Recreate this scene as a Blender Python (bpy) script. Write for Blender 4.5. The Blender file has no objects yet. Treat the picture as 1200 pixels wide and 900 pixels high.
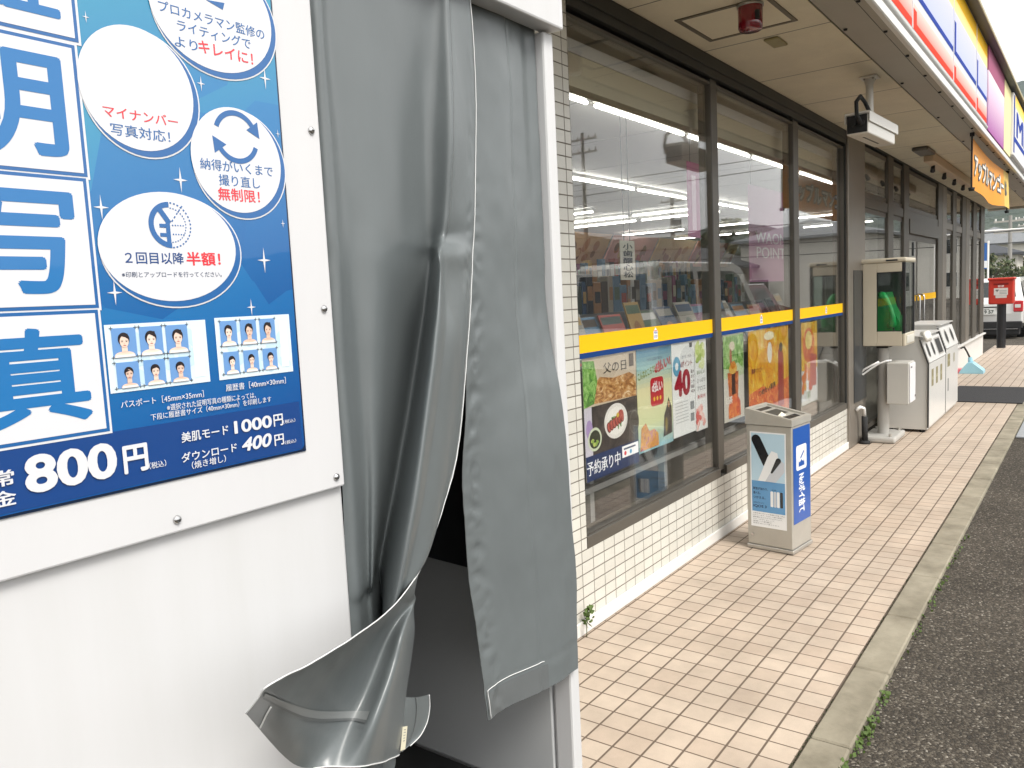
import bpy, bmesh, math, random
from mathutils import Vector, noise, Matrix
random.seed(7)
R = math.radians
scn = bpy.context.scene
C = scn.collection

# ------------------------------------------------------------------ camera, world, sun, exposure
FPX = 934.886                                        # focal length in pixels of a 1200 x 900 frame
CAM = Vector((0.0, 0.0, 1.5))
YAW, PIT, ROL = R(36.48329), R(-5.97782), R(-2.79883)
_fw = Vector((math.cos(YAW)*math.cos(PIT), math.sin(YAW)*math.cos(PIT), math.sin(PIT)))
_r0 = Vector((math.sin(YAW), -math.cos(YAW), 0))
_u0 = _r0.cross(_fw)
_r = math.cos(ROL)*_r0 + math.sin(ROL)*_u0
_u = -math.sin(ROL)*_r0 + math.cos(ROL)*_u0
cd = bpy.data.cameras.new('camera')
cd.sensor_width = 36.0
cd.lens = FPX/1200*36.0
cd.clip_start = 0.05
cd.clip_end = 6000
cam = bpy.data.objects.new('camera', cd)
C.objects.link(cam)
m = Matrix((( _r.x, _u.x, -_fw.x, CAM.x), (_r.y, _u.y, -_fw.y, CAM.y), (_r.z, _u.z, -_fw.z, CAM.z), (0, 0, 0, 1)))
cam.matrix_world = m
scn.camera = cam

SUN_EL = R(52)
SUN_AZ = Vector((-0.25, -0.97))                      # the sun stands over the car park, thin cloud in front of it
w = bpy.data.worlds.new('World')
scn.world = w
w.use_nodes = True
nt = w.node_tree
bg = nt.nodes['Background']
sky = nt.nodes.new('ShaderNodeTexSky')
sky.sky_type = 'NISHITA'
sky.sun_disc = False
sky.sun_elevation = SUN_EL
sky.sun_rotation = math.atan2(SUN_AZ.x, SUN_AZ.y)
sky.air_density = 1.0
sky.dust_density = 3.0
hs = nt.nodes.new('ShaderNodeHueSaturation')         # overcast: the blue is greyed out by the cloud layer
hs.inputs['Saturation'].default_value = 0.18
wmix = nt.nodes.new('ShaderNodeMix'); wmix.data_type = 'RGBA'
wmix.inputs['Factor'].default_value = 0.62
wmix.inputs['B'].default_value = (8.6, 8.4, 8.1, 1)
nt.links.new(sky.outputs['Color'], hs.inputs['Color'])
nt.links.new(hs.outputs['Color'], wmix.inputs['A'])
nt.links.new(wmix.outputs['Result'], bg.inputs['Color'])
bg.inputs['Strength'].default_value = 0.10

sd = bpy.data.lights.new('sun', 'SUN')
sd.energy = 1.45
sd.angle = R(22)
sd.color = (1.0, 0.96, 0.9)
sun = bpy.data.objects.new('sun', sd)
C.objects.link(sun)
sdir = Vector((SUN_AZ.x*math.cos(SUN_EL), SUN_AZ.y*math.cos(SUN_EL), math.sin(SUN_EL)))
sun.rotation_euler = sdir.to_track_quat('Z', 'Y').to_euler()
sun.location = (0, -10, 20)

scn.view_settings.view_transform = 'Standard'
scn.view_settings.look = 'None'
scn.view_settings.gamma = 1.0
scn.view_settings.exposure = 1.15
scn.view_settings.use_curve_mapping = False
scn.cycles.use_denoising = True
scn.cycles.max_bounces = 10
scn.cycles.diffuse_bounces = 4
scn.cycles.glossy_bounces = 5
scn.cycles.transparent_max_bounces = 16
scn.cycles.caustics_reflective = False
scn.cycles.caustics_refractive = False
scn.cycles.sample_clamp_indirect = 6.0

# ------------------------------------------------------------------ measuring: a photo pixel to a point on a known surface
def ray(x, y): return _fw + _r*((x-600)/FPX) - _u*((y-450)/FPX)
def atY(x, y, Y):
    d = ray(x, y); return CAM + d*(Y/d.y)
def atX(x, y, X):
    d = ray(x, y); return CAM + d*(X/d.x)
def atZ(x, y, Z):
    d = ray(x, y); return CAM + d*((Z-1.5)/d.z)
def x_for(px, Y, Z):
    k = px-600; z = Z-1.5
    return (FPX*(_r.y*Y+_r.z*z) - k*(_fw.y*Y+_fw.z*z)) / (k*_fw.x - FPX*_r.x)

# ------------------------------------------------------------------ materials
def lin(c):
    def g(v): return v/12.92 if v <= 0.04045 else ((v+0.055)/1.055)**2.4
    if isinstance(c, str):
        c = c.lstrip('#'); return tuple(g(int(c[i:i+2], 16)/255) for i in (0, 2, 4))
    return tuple(c)
M = {}
def mat(name, col, rough=0.5, metal=0.0, var=0.0, vscale=6.0, bump=0.0, bscale=60.0, spec=0.5, coat=0.0, emit=0.0, col2=None, stretch=None, dist=0.002):
    if name in M: return M[name]
    mt = bpy.data.materials.new(name); mt.use_nodes = True
    t = mt.node_tree; b = t.nodes['Principled BSDF']
    c = lin(col)
    b.inputs['Base Color'].default_value = (*c, 1)
    b.inputs['Roughness'].default_value = rough
    b.inputs['Metallic'].default_value = metal
    b.inputs['Specular IOR Level'].default_value = spec
    if coat: b.inputs['Coat Weight'].default_value = coat; b.inputs['Coat Roughness'].default_value = 0.04
    if emit:
        b.inputs['Emission Color'].default_value = (*c, 1); b.inputs['Emission Strength'].default_value = emit
    if var or bump:
        tc = t.nodes.new('ShaderNodeTexCoord'); mp = t.nodes.new('ShaderNodeMapping')
        t.links.new(tc.outputs['Object'], mp.inputs['Vector'])
        if stretch: mp.inputs['Scale'].default_value = stretch
    if var:
        n = t.nodes.new('ShaderNodeTexNoise'); n.inputs['Scale'].default_value = vscale; n.inputs['Detail'].default_value = 6
        n.inputs['Roughness'].default_value = 0.65
        t.links.new(mp.outputs['Vector'], n.inputs['Vector'])
        mr = t.nodes.new('ShaderNodeMapRange'); mr.inputs[1].default_value = 0.3; mr.inputs[2].default_value = 0.7
        t.links.new(n.outputs['Fac'], mr.inputs[0])
        mx = t.nodes.new('ShaderNodeMix'); mx.data_type = 'RGBA'
        c2 = lin(col2) if col2 else tuple(v*(1-var) for v in c)
        mx.inputs['A'].default_value = (*c, 1); mx.inputs['B'].default_value = (*c2, 1)
        t.links.new(mr.outputs[0], mx.inputs['Factor']); t.links.new(mx.outputs['Result'], b.inputs['Base Color'])
    if bump:
        n2 = t.nodes.new('ShaderNodeTexNoise'); n2.inputs['Scale'].default_value = bscale; n2.inputs['Detail'].default_value = 5
        t.links.new(mp.outputs['Vector'], n2.inputs['Vector'])
        bp = t.nodes.new('ShaderNodeBump'); bp.inputs['Strength'].default_value = bump; bp.inputs['Distance'].default_value = dist
        t.links.new(n2.outputs['Fac'], bp.inputs['Height']); t.links.new(bp.outputs['Normal'], b.inputs['Normal'])
    M[name] = mt
    return mt

def math_node(t, op, a, b=None, c=None):
    n = t.nodes.new('ShaderNodeMath'); n.operation = op
    for i, v in enumerate((a, b, c)):
        if v is None: continue
        if isinstance(v, (int, float)): n.inputs[i].default_value = v
        else: t.links.new(v, n.inputs[i])
    return n.outputs[0]

def grid_mat(name, col, col2, grout, axes, pitch, origin, gap, rough=0.35, bumpd=0.002, stagger=0.0, dirt=0.12, groutrough=0.9, spots=False):
    """rectangular tiles with grout along two object axes; every tile its own tone"""
    mt = bpy.data.materials.new(name); mt.use_nodes = True
    t = mt.node_tree; b = t.nodes['Principled BSDF']
    tc = t.nodes.new('ShaderNodeTexCoord'); sp = t.nodes.new('ShaderNodeSeparateXYZ')
    t.links.new(tc.outputs['Object'], sp.inputs[0])
    cells, masks = [], []
    for k in (0, 1):
        v = math_node(t, 'SUBTRACT', sp.outputs[axes[k]], origin[k])
        v = math_node(t, 'DIVIDE', v, pitch[k])
        fl = math_node(t, 'FLOOR', v); fr = math_node(t, 'FRACT', v)
        d = math_node(t, 'ABSOLUTE', math_node(t, 'SUBTRACT', fr, 0.5))
        d = math_node(t, 'MULTIPLY', math_node(t, 'SUBTRACT', 0.5, d), pitch[k])      # metres to the joint's middle
        mr = t.nodes.new('ShaderNodeMapRange'); mr.interpolation_type = 'SMOOTHSTEP'
        t.links.new(d, mr.inputs[0]); mr.inputs[1].default_value = gap[k]*0.32; mr.inputs[2].default_value = gap[k]*0.62
        cells.append(fl); masks.append(mr.outputs[0])
    mask = math_node(t, 'MINIMUM', masks[0], masks[1])
    cv = t.nodes.new('ShaderNodeCombineXYZ'); t.links.new(cells[0], cv.inputs[0]); t.links.new(cells[1], cv.inputs[1])
    wn = t.nodes.new('ShaderNodeTexWhiteNoise'); wn.noise_dimensions = '3D'; t.links.new(cv.outputs[0], wn.inputs['Vector'])
    mx = t.nodes.new('ShaderNodeMix'); mx.data_type = 'RGBA'
    mx.inputs['A'].default_value = (*lin(col), 1); mx.inputs['B'].default_value = (*lin(col2), 1)
    t.links.new(math_node(t, 'POWER', wn.outputs['Value'], 1.7), mx.inputs['Factor'])
    nz = t.nodes.new('ShaderNodeTexNoise'); nz.inputs['Scale'].default_value = 3.1; nz.inputs['Detail'].default_value = 9; nz.inputs['Roughness'].default_value = 0.7
    t.links.new(tc.outputs['Object'], nz.inputs['Vector'])
    nr = t.nodes.new('ShaderNodeMapRange'); nr.inputs[1].default_value = 0.35; nr.inputs[2].default_value = 0.72
    nr.inputs[3].default_value = 1.0; nr.inputs[4].default_value = 1.0-dirt
    t.links.new(nz.outputs['Fac'], nr.inputs[0])
    hv = t.nodes.new('ShaderNodeMix'); hv.data_type = 'RGBA'; hv.blend_type = 'MULTIPLY'; hv.inputs['Factor'].default_value = 1
    t.links.new(mx.outputs['Result'], hv.inputs['A']); t.links.new(nr.outputs[0], hv.inputs['B'])
    # fine speckle
    ns = t.nodes.new('ShaderNodeTexNoise'); ns.inputs['Scale'].default_value = 420; ns.inputs['Detail'].default_value = 2
    t.links.new(tc.outputs['Object'], ns.inputs['Vector'])
    sr = t.nodes.new('ShaderNodeMapRange'); sr.inputs[1].default_value = 0.3; sr.inputs[2].default_value = 0.7; sr.inputs[3].default_value = 0.9; sr.inputs[4].default_value = 1.05
    t.links.new(ns.outputs['Fac'], sr.inputs[0])
    h2 = t.nodes.new('ShaderNodeMix'); h2.data_type = 'RGBA'; h2.blend_type = 'MULTIPLY'; h2.inputs['Factor'].default_value = 1
    t.links.new(hv.outputs['Result'], h2.inputs['A']); t.links.new(sr.outputs[0], h2.inputs['B'])
    vo = t.nodes.new('ShaderNodeTexVoronoi'); vo.inputs['Scale'].default_value = 2.3; t.links.new(tc.outputs['Object'], vo.inputs['Vector'])
    vr = t.nodes.new('ShaderNodeMapRange'); vr.inputs[1].default_value = 0.018; vr.inputs[2].default_value = 0.034; vr.inputs[3].default_value = 0.55 if spots else 1.0; vr.inputs[4].default_value = 1.0
    t.links.new(vo.outputs['Distance'], vr.inputs[0])
    h3 = t.nodes.new('ShaderNodeMix'); h3.data_type = 'RGBA'; h3.blend_type = 'MULTIPLY'; h3.inputs['Factor'].default_value = 1
    t.links.new(h2.outputs['Result'], h3.inputs['A']); t.links.new(vr.outputs[0], h3.inputs['B']); h2 = h3
    gm = t.nodes.new('ShaderNodeMix'); gm.data_type = 'RGBA'; gm.inputs['A'].default_value = (*lin(grout), 1)
    t.links.new(mask, gm.inputs['Factor']); t.links.new(h2.outputs['Result'], gm.inputs['B'])
    t.links.new(gm.outputs['Result'], b.inputs['Base Color'])
    rr = t.nodes.new('ShaderNodeMapRange'); rr.inputs[3].default_value = groutrough; rr.inputs[4].default_value = rough
    t.links.new(mask, rr.inputs[0]); t.links.new(rr.outputs[0], b.inputs['Roughness'])
    bp = t.nodes.new('ShaderNodeBump'); bp.inputs['Strength'].default_value = 0.8; bp.inputs['Distance'].default_value = bumpd
    t.links.new(mask, bp.inputs['Height']); t.links.new(bp.outputs['Normal'], b.inputs['Normal'])
    M[name] = mt
    return mt

def glass_mat(name, tint=(0.93, 0.95, 0.94), k=1.0, rough=0.0):
    mt = bpy.data.materials.new(name); mt.use_nodes = True
    t = mt.node_tree
    for n in list(t.nodes):
        if n.type != 'OUTPUT_MATERIAL': t.nodes.remove(n)
    out = [n for n in t.nodes if n.type == 'OUTPUT_MATERIAL'][0]
    tr = t.nodes.new('ShaderNodeBsdfTransparent'); tr.inputs['Color'].default_value = (*tint, 1)
    gl = t.nodes.new('ShaderNodeBsdfGlossy'); gl.inputs['Roughness'].default_value = rough
    lw = t.nodes.new('ShaderNodeLayerWeight'); lw.inputs['Blend'].default_value = 0.5
    p = math_node(t, 'POWER', lw.outputs['Facing'], 4.0)
    fz = math_node(t, 'MULTIPLY_ADD', p, 0.92*k, 0.05*k)
    fz = math_node(t, 'MINIMUM', fz, 1.0)
    mx = t.nodes.new('ShaderNodeMixShader')
    t.links.new(fz, mx.inputs[0]); t.links.new(tr.outputs[0], mx.inputs[1]); t.links.new(gl.outputs[0], mx.inputs[2])
    t.links.new(mx.outputs[0], out.inputs['Surface'])
    M[name] = mt
    return mt

# ------------------------------------------------------------------ meshes
class MB:
    def __init__(s): s.v = []; s.f = []; s.mi = []; s.sm = []; s.mats = []
    def _m(s, m):
        if m not in s.mats: s.mats.append(m)
        return s.mats.index(m)
    def add(s, vs, fs, m, smooth=False):
        k = len(s.v); i = s._m(m)
        s.v += [tuple(v) for v in vs]
        for f in fs:
            s.f.append([q+k for q in f]); s.mi.append(i); s.sm.append(smooth)
        return s
    def box(s, x0, x1, y0, y1, z0, z1, m):
        v = [(x, y, z) for z in (z0, z1) for y in (y0, y1) for x in (x0, x1)]
        return s.add(v, [(0, 2, 3, 1), (4, 5, 7, 6), (0, 1, 5, 4), (2, 6, 7, 3), (0, 4, 6, 2), (1, 3, 7, 5)], m)
    def bm(s, b, m, smooth=False, mtx=None):
        b.verts.ensure_lookup_table(); b.verts.index_update()
        vs = [(mtx @ v.co) if mtx else v.co for v in b.verts]
        s.add(vs, [[v.index for v in f.verts] for f in b.faces], m, smooth); b.free(); return s
    def rbox(s, x0, x1, y0, y1, z0, z1, m, r=0.01, seg=2, smooth=False, mtx=None):
        b = bmesh.new(); bmesh.ops.create_cube(b, size=1)
        for v in b.verts:
            v.co = Vector((x0 if v.co.x < 0 else x1, y0 if v.co.y < 0 else y1, z0 if v.co.z < 0 else z1))
        bmesh.ops.bevel(b, geom=list(b.edges), offset=r, segments=seg, profile=0.5, affect='EDGES')
        return s.bm(b, m, smooth, mtx)
    def cyl(s, a, b_, r, m, n=16, r2=None, caps=True, smooth=True):
        a = Vector(a); b_ = Vector(b_); d = (b_-a).normalized()
        e = d.orthogonal().normalized(); g = d.cross(e); r2 = r if r2 is None else r2
        vs = []
        for (c, q) in ((a, r), (b_, r2)):
            for i in range(n):
                t = 2*math.pi*i/n; vs.append(c+e*(q*math.cos(t))+g*(q*math.sin(t)))
        s.add(vs, [(i, (i+1) % n, n+(i+1) % n, n+i) for i in range(n)], m, smooth)
        if caps: s.add(vs, [tuple(range(n-1, -1, -1)), tuple(range(n, 2*n))], m)
        return s
    def tube(s, pts, r, m, n=8, smooth=True):
        pts = [Vector(p) for p in pts]; vs = []; fs = []
        up = None
        for i, p in enumerate(pts):
            d = (pts[min(i+1, len(pts)-1)]-pts[max(i-1, 0)]).normalized()
            e = d.orthogonal().normalized() if up is None else (up-d*up.dot(d)).normalized()
            up = e; g = d.cross(e); q = r[i] if isinstance(r, (list, tuple)) else r
            for k in range(n):
                t = 2*math.pi*k/n; vs.append(p+e*(q*math.cos(t))+g*(q*math.sin(t)))
        for i in range(len(pts)-1):
            for k in range(n):
                fs.append((i*n+k, i*n+(k+1) % n, (i+1)*n+(k+1) % n, (i+1)*n+k))
        fs.append(tuple(range(n-1, -1, -1))); fs.append(tuple(range((len(pts)-1)*n, len(pts)*n)))
        return s.add(vs, fs, m, smooth)
    def lathe(s, prof, c, m, n=20, smooth=True):
        vs = []; fs = []
        for (r, z) in prof:
            for k in range(n):
                t = 2*math.pi*k/n; vs.append((c[0]+r*math.cos(t), c[1]+r*math.sin(t), c[2]+z))
        for i in range(len(prof)-1):
            for k in range(n):
                fs.append((i*n+k, i*n+(k+1) % n, (i+1)*n+(k+1) % n, (i+1)*n+k))
        return s.add(vs, fs, m, smooth)
    def prism(s, poly, a0, a1, axis, m):
        """poly: 2-D outline in the other two axes (x,y,z order), extruded from a0 to a1 along the axis"""
        def P(p, a): return {'x': (a, p[0], p[1]), 'y': (p[0], a, p[1]), 'z': (p[0], p[1], a)}[axis]
        n = len(poly); vs = [P(p, a0) for p in poly]+[P(p, a1) for p in poly]
        fs = [tuple(range(n)), tuple(range(2*n-1, n-1, -1))]+[(i, n+i, n+(i+1) % n, (i+1) % n) for i in range(n)]
        return s.add(vs, fs, m)
    def quad(s, a, b, c, d, m): return s.add([a, b, c, d], [(0, 1, 2, 3)], m)
    def build(s, name, parent=None, keep=False):
        off = Vector((0, 0, 0))
        p = parent
        if not keep:
            while p is not None: off = off+p.location; p = p.parent
        me = bpy.data.meshes.new(name)
        me.from_pydata([(v[0]-off.x, v[1]-off.y, v[2]-off.z) for v in s.v], [], s.f)
        for mm in s.mats: me.materials.append(mm)
        me.polygons.foreach_set('material_index', s.mi)
        me.polygons.foreach_set('use_smooth', s.sm)
        b = bmesh.new(); b.from_mesh(me); bmesh.ops.recalc_face_normals(b, faces=b.faces); b.to_mesh(me); b.free()
        me.update()
        o = bpy.data.objects.new(name, me); C.objects.link(o)
        if parent is not None: o.parent = parent
        return o

def tag(o, label=None, cat=None, group=None, kind=None):
    if label: o['label'] = label
    if cat: o['category'] = cat
    if group: o['group'] = group
    if kind: o['kind'] = kind
    return o
def thing(name, loc, label, cat, group=None, rz=0.0):
    o = bpy.data.objects.new(name, None); C.objects.link(o); o.empty_display_size = 0.1
    o.location = loc; o.rotation_euler = (0, 0, rz)
    return tag(o, label, cat, group)
def structure(o, label=None, cat=None): return tag(o, label, cat, None, 'structure')
def copy_tree(o, parent=None):
    c = o.copy(); C.objects.link(c)
    if parent is not None: c.parent = parent
    for ch in [x for x in bpy.data.objects if x.parent == o]: copy_tree(ch, c)
    return c

# ------------------------------------------------------------------ lettering and printed areas
_tc = {}
def text2d(body, bold=0.0, res=4, shear=0.0):
    key = (body, bold, res, shear)
    if key in _tc: return _tc[key]
    cu = bpy.data.curves.new('lettering', 'FONT'); cu.body = body; cu.size = 1; cu.resolution_u = res; cu.offset = bold; cu.shear = shear
    o = bpy.data.objects.new('lettering', cu); C.objects.link(o)
    bpy.context.view_layer.update()
    me = bpy.data.meshes.new_from_object(o.evaluated_get(bpy.context.evaluated_depsgraph_get()))
    vs = [(v.co.x, v.co.y) for v in me.vertices]; fs = [tuple(p.vertices) for p in me.polygons]
    bpy.data.objects.remove(o); bpy.data.meshes.remove(me); bpy.data.curves.remove(cu)
    _tc[key] = (vs, fs)
    return vs, fs

class Print:
    """flat printed shapes on a plane: origin O, axes ex (reading direction) and ey (up), layers lifted along n"""
    def __init__(s, O, ex, ey, mb=None, step=0.00025):
        s.O = Vector(O); s.ex = Vector(ex); s.ey = Vector(ey); s.n = s.ex.cross(s.ey).normalized(); s.mb = mb or MB(); s.step = step; s.cnt = 0
    def P(s, x, y, l): return s.O+s.ex*x+s.ey*y+s.n*((l+(s.cnt % 140)*0.006)*s.step)      # every shape a hair above the one before
    def poly(s, pts, m, l=1): s.cnt += 1; s.mb.add([s.P(x, y, l) for x, y in pts], [tuple(range(len(pts)))], m)
    def rect(s, x0, y0, x1, y1, m, l=1): s.poly([(x0, y0), (x1, y0), (x1, y1), (x0, y1)], m, l)
    def rrect(s, x0, y0, x1, y1, r, m, l=1):
        pts = []
        for cx, cy, a in ((x1-r, y0+r, -90), (x1-r, y1-r, 0), (x0+r, y1-r, 90), (x0+r, y0+r, 180)):
            for k in range(7): t = R(a+15*k); pts.append((cx+r*math.cos(t), cy+r*math.sin(t)))
        s.poly(pts, m, l)
    def ell(s, cx, cy, rx, ry, m, l=1, n=56, rot=0.0):
        c, q = math.cos(rot), math.sin(rot); pts = []
        for i in range(n):
            t = 2*math.pi*i/n; a, b = rx*math.cos(t), ry*math.sin(t); pts.append((cx+a*c-b*q, cy+a*q+b*c))
        s.poly(pts, m, l)
    def ring(s, cx, cy, rx, ry, wd, m, l=1, a0=0, a1=360, n=48):
        vs = []; fs = []; s.cnt += 1
        for i in range(n+1):
            t = R(a0+(a1-a0)*i/n)
            vs.append(s.P(cx+rx*math.cos(t), cy+ry*math.sin(t), l)); vs.append(s.P(cx+(rx-wd)*math.cos(t), cy+(ry-wd)*math.sin(t), l))
        for i in range(n): fs.append((2*i, 2*i+1, 2*i+3, 2*i+2))
        s.mb.add(vs, fs, m)
    def line(s, x0, y0, x1, y1, wd, m, l=1):
        d = Vector((x1-x0, y1-y0)).normalized(); q = Vector((-d.y, d.x))*wd/2
        s.poly([(x0+q.x, y0+q.y), (x0-q.x, y0-q.y), (x1-q.x, y1-q.y), (x1+q.x, y1+q.y)], m, l)
    def star(s, cx, cy, r, m, l=1):
        pts = []
        for k in range(8):
            q = r if k % 2 == 0 else r*0.13; t = k*math.pi/4; pts.append((cx+q*math.cos(t)*(0.62 if k in (0, 4) else 1), cy+q*math.sin(t)))
        s.poly(pts, m, l)
    def text(s, body, x0, y0, x1, h, m, l=2, bold=0.0, res=4, y1=None, shear=0.0, depth=0.0):
        """glyphs fitted to run from (x0,y0) to (x1,y1 or y0), h tall"""
        vs, fs = text2d(body, 0.0, res, shear)
        if not vs: return
        xa = min(v[0] for v in vs); xb = max(v[0] for v in vs); ya = min(v[1] for v in vs); yb = max(v[1] for v in vs)
        y1 = y0 if y1 is None else y1
        d = Vector((x1-x0, y1-y0)); L = d.length; d.normalize(); q = Vector((-d.y, d.x))
        k = min(bold, 0.06); sx = L/(xb-xa+2*k); sy = h/(yb-ya+2*k)
        for (ox, oy) in ([(0, 0)] if not k else [(k*math.cos(q_*math.pi/4), k*math.sin(q_*math.pi/4)) for q_ in range(8)] if k > 0.012 else [(-k, 0), (k, 0)]):    # a bold face: strokes overprinted
            pts = []; s.cnt += 1
            for (x, y) in vs:
                a = (x-xa+k+ox)*sx; b = (y-ya+k+oy)*sy
                pts.append(s.P(x0+d.x*a+q.x*b, y0+d.y*a+q.y*b, l))
            s.mb.add(pts, fs, m)

def planeY(Y, mb=None, step=0.00025):
    return Print((0, Y, 0), (1, 0, 0), (0, 0, 1), mb, step)
def XZ(px, py, Y):
    p = atY(px, py, Y); return p.x, p.z
def ptext(pr, Y, body, pl, prr, hpx, m, l=2, bold=0.0, res=4, shear=0.0):
    """lettering whose baseline runs between two measured points of a wall plane; hpx: its height at the middle, in pixels"""
    x0, z0 = XZ(*pl, Y); x1, z1 = XZ(*prr, Y)
    mx, my = (pl[0]+prr[0])/2, (pl[1]+prr[1])/2
    h = XZ(mx, my-hpx, Y)[1]-XZ(mx, my, Y)[1]
    zm = (z0+z1)/2
    pr.text(body, x0, zm, x1, h, m, l, bold, res, shear=shear)

# ------------------------------------------------------------------ surfaces
def asphalt_mat():
    mt = bpy.data.materials.new('asphalt'); mt.use_nodes = True
    t = mt.node_tree; b = t.nodes['Principled BSDF']
    tc = t.nodes.new('ShaderNodeTexCoord')
    v = t.nodes.new('ShaderNodeTexVoronoi'); v.inputs['Scale'].default_value = 135; v.inputs['Randomness'].default_value = 1
    t.links.new(tc.outputs['Object'], v.inputs['Vector'])
    sp = t.nodes.new('ShaderNodeSeparateColor'); t.links.new(v.outputs['Color'], sp.inputs[0])
    cr = t.nodes.new('ShaderNodeValToRGB')
    e = cr.color_ramp.elements
    e[0].position = 0.0; e[0].color = (0.040, 0.036, 0.031, 1); e[1].position = 1.0; e[1].color = (0.30, 0.275, 0.235, 1)
    for p, c in ((0.45, (0.060, 0.051, 0.040, 1)), (0.80, (0.096, 0.083, 0.066, 1)), (0.95, (0.155, 0.137, 0.11, 1))):
        q = e.new(p); q.color = c
    t.links.new(sp.outputs[0], cr.inputs[0])
    n = t.nodes.new('ShaderNodeTexNoise'); n.inputs['Scale'].default_value = 1.3; n.inputs['Detail'].default_value = 8; n.inputs['Roughness'].default_value = 0.65
    t.links.new(tc.outputs['Object'], n.inputs['Vector'])
    mr = t.nodes.new('ShaderNodeMapRange'); mr.inputs[1].default_value = 0.3; mr.inputs[2].default_value = 0.7; mr.inputs[3].default_value = 0.62; mr.inputs[4].default_value = 1.15
    t.links.new(n.outputs['Fac'], mr.inputs[0])
    mx = t.nodes.new('ShaderNodeMix'); mx.data_type = 'RGBA'; mx.blend_type = 'MULTIPLY'; mx.inputs['Factor'].default_value = 1
    t.links.new(cr.outputs[0], mx.inputs['A']); t.links.new(mr.outputs[0], mx.inputs['B'])
    t.links.new(mx.outputs['Result'], b.inputs['Base Color'])
    b.inputs['Roughness'].default_value = 0.92; b.inputs['Specular IOR Level'].default_value = 0.25
    bp = t.nodes.new('ShaderNodeBump'); bp.inputs['Strength'].default_value = 0.9; bp.inputs['Distance'].default_value = 0.004; bp.invert = True
    t.links.new(v.outputs['Distance'], bp.inputs['Height']); t.links.new(bp.outputs['Normal'], b.inputs['Normal'])
    return mt
ASPHALT = asphalt_mat()
YW = 1.83                                            # the shop's wall plane
TILE_FLOOR = grid_mat('floor_tile', (0.575, 0.475, 0.38), (0.525, 0.42, 0.33), (0.13, 0.095, 0.068), (0, 1), (0.1000, 0.1057), (2.4976, 1.4929), (0.0062, 0.0078), rough=0.5, bumpd=0.0015, dirt=0.3, spots=True)
TILE_WALL = grid_mat('wall_tile', (0.68, 0.67, 0.61), (0.62, 0.61, 0.55), (0.17, 0.155, 0.13), (0, 2), (0.0985, 0.0537), (2.981, 0.374), (0.0052, 0.0052), rough=0.22, bumpd=0.0015, dirt=0.1)
KERB = mat('kerb_concrete', (0.17, 0.15, 0.108), 0.9, var=1, col2=(0.35, 0.315, 0.24), vscale=4, bump=0.5, bscale=180)
WHITE = mat('white_panel', (0.65, 0.65, 0.658), 0.34, var=1, col2=(0.612, 0.612, 0.610), vscale=3.2, spec=0.35, stretch=(3.5, 1, 0.35))
WHITE_P = mat('white_plate', (0.66, 0.66, 0.668), 0.3, var=0.035, vscale=5, stretch=(3, 1, 0.4))
VINYL = mat('grey_vinyl', (0.146, 0.164, 0.168), 0.31, var=0.10, vscale=7, bump=0.10, bscale=46, spec=0.62, stretch=(1, 1, 0.45), dist=0.003)
VINYL2 = mat('grey_vinyl_seam', (0.125, 0.135, 0.137), 0.4)
PIPING = mat('pale_piping', (0.72, 0.73, 0.72), 0.45)
CHROME = mat('screw_metal', (0.55, 0.55, 0.55), 0.22, 1.0)
DARK = mat('black_plastic', (0.012, 0.012, 0.014), 0.35)
RUBBER = mat('black_rubber', (0.018, 0.018, 0.018), 0.8)
INNER = mat('booth_grey_lining', (0.52, 0.535, 0.54), 0.45, var=0.05, vscale=2)
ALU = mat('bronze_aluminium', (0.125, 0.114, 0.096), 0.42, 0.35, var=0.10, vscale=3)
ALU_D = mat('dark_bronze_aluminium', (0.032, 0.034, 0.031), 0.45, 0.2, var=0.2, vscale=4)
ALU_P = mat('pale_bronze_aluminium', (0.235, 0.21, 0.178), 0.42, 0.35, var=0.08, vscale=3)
GASKET = mat('black_gasket', (0.01, 0.01, 0.01), 0.6)
GLASS = glass_mat('window_glass', (0.985, 0.99, 0.985), k=1.1)
SKIRT = mat('white_skirting', (0.76, 0.75, 0.72), 0.4, var=0.06)
STEEL = mat('brushed_steel', (0.47, 0.45, 0.41), 0.45, 0.55, var=0.12, vscale=9, bump=0.05, bscale=200)
CREAM = mat('cream_enamel', (0.58, 0.525, 0.41), 0.4, var=0.05, vscale=3)
SOFFIT = grid_mat('soffit_board', (0.86, 0.80, 0.63), (0.83, 0.77, 0.60), (0.18, 0.165, 0.13), (0, 1), (0.91, 30.0), (3.55, -20.0), (0.010, 0.01), rough=0.8, bumpd=0.003, dirt=0.12)
BEAM = mat('canopy_beam_paint', (0.42, 0.395, 0.335), 0.55, var=0.08, vscale=2.5)
def ink(h, rough=0.3, coat=0.0): return mat('ink_'+h.strip('#'), h, rough, coat=coat)

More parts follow.
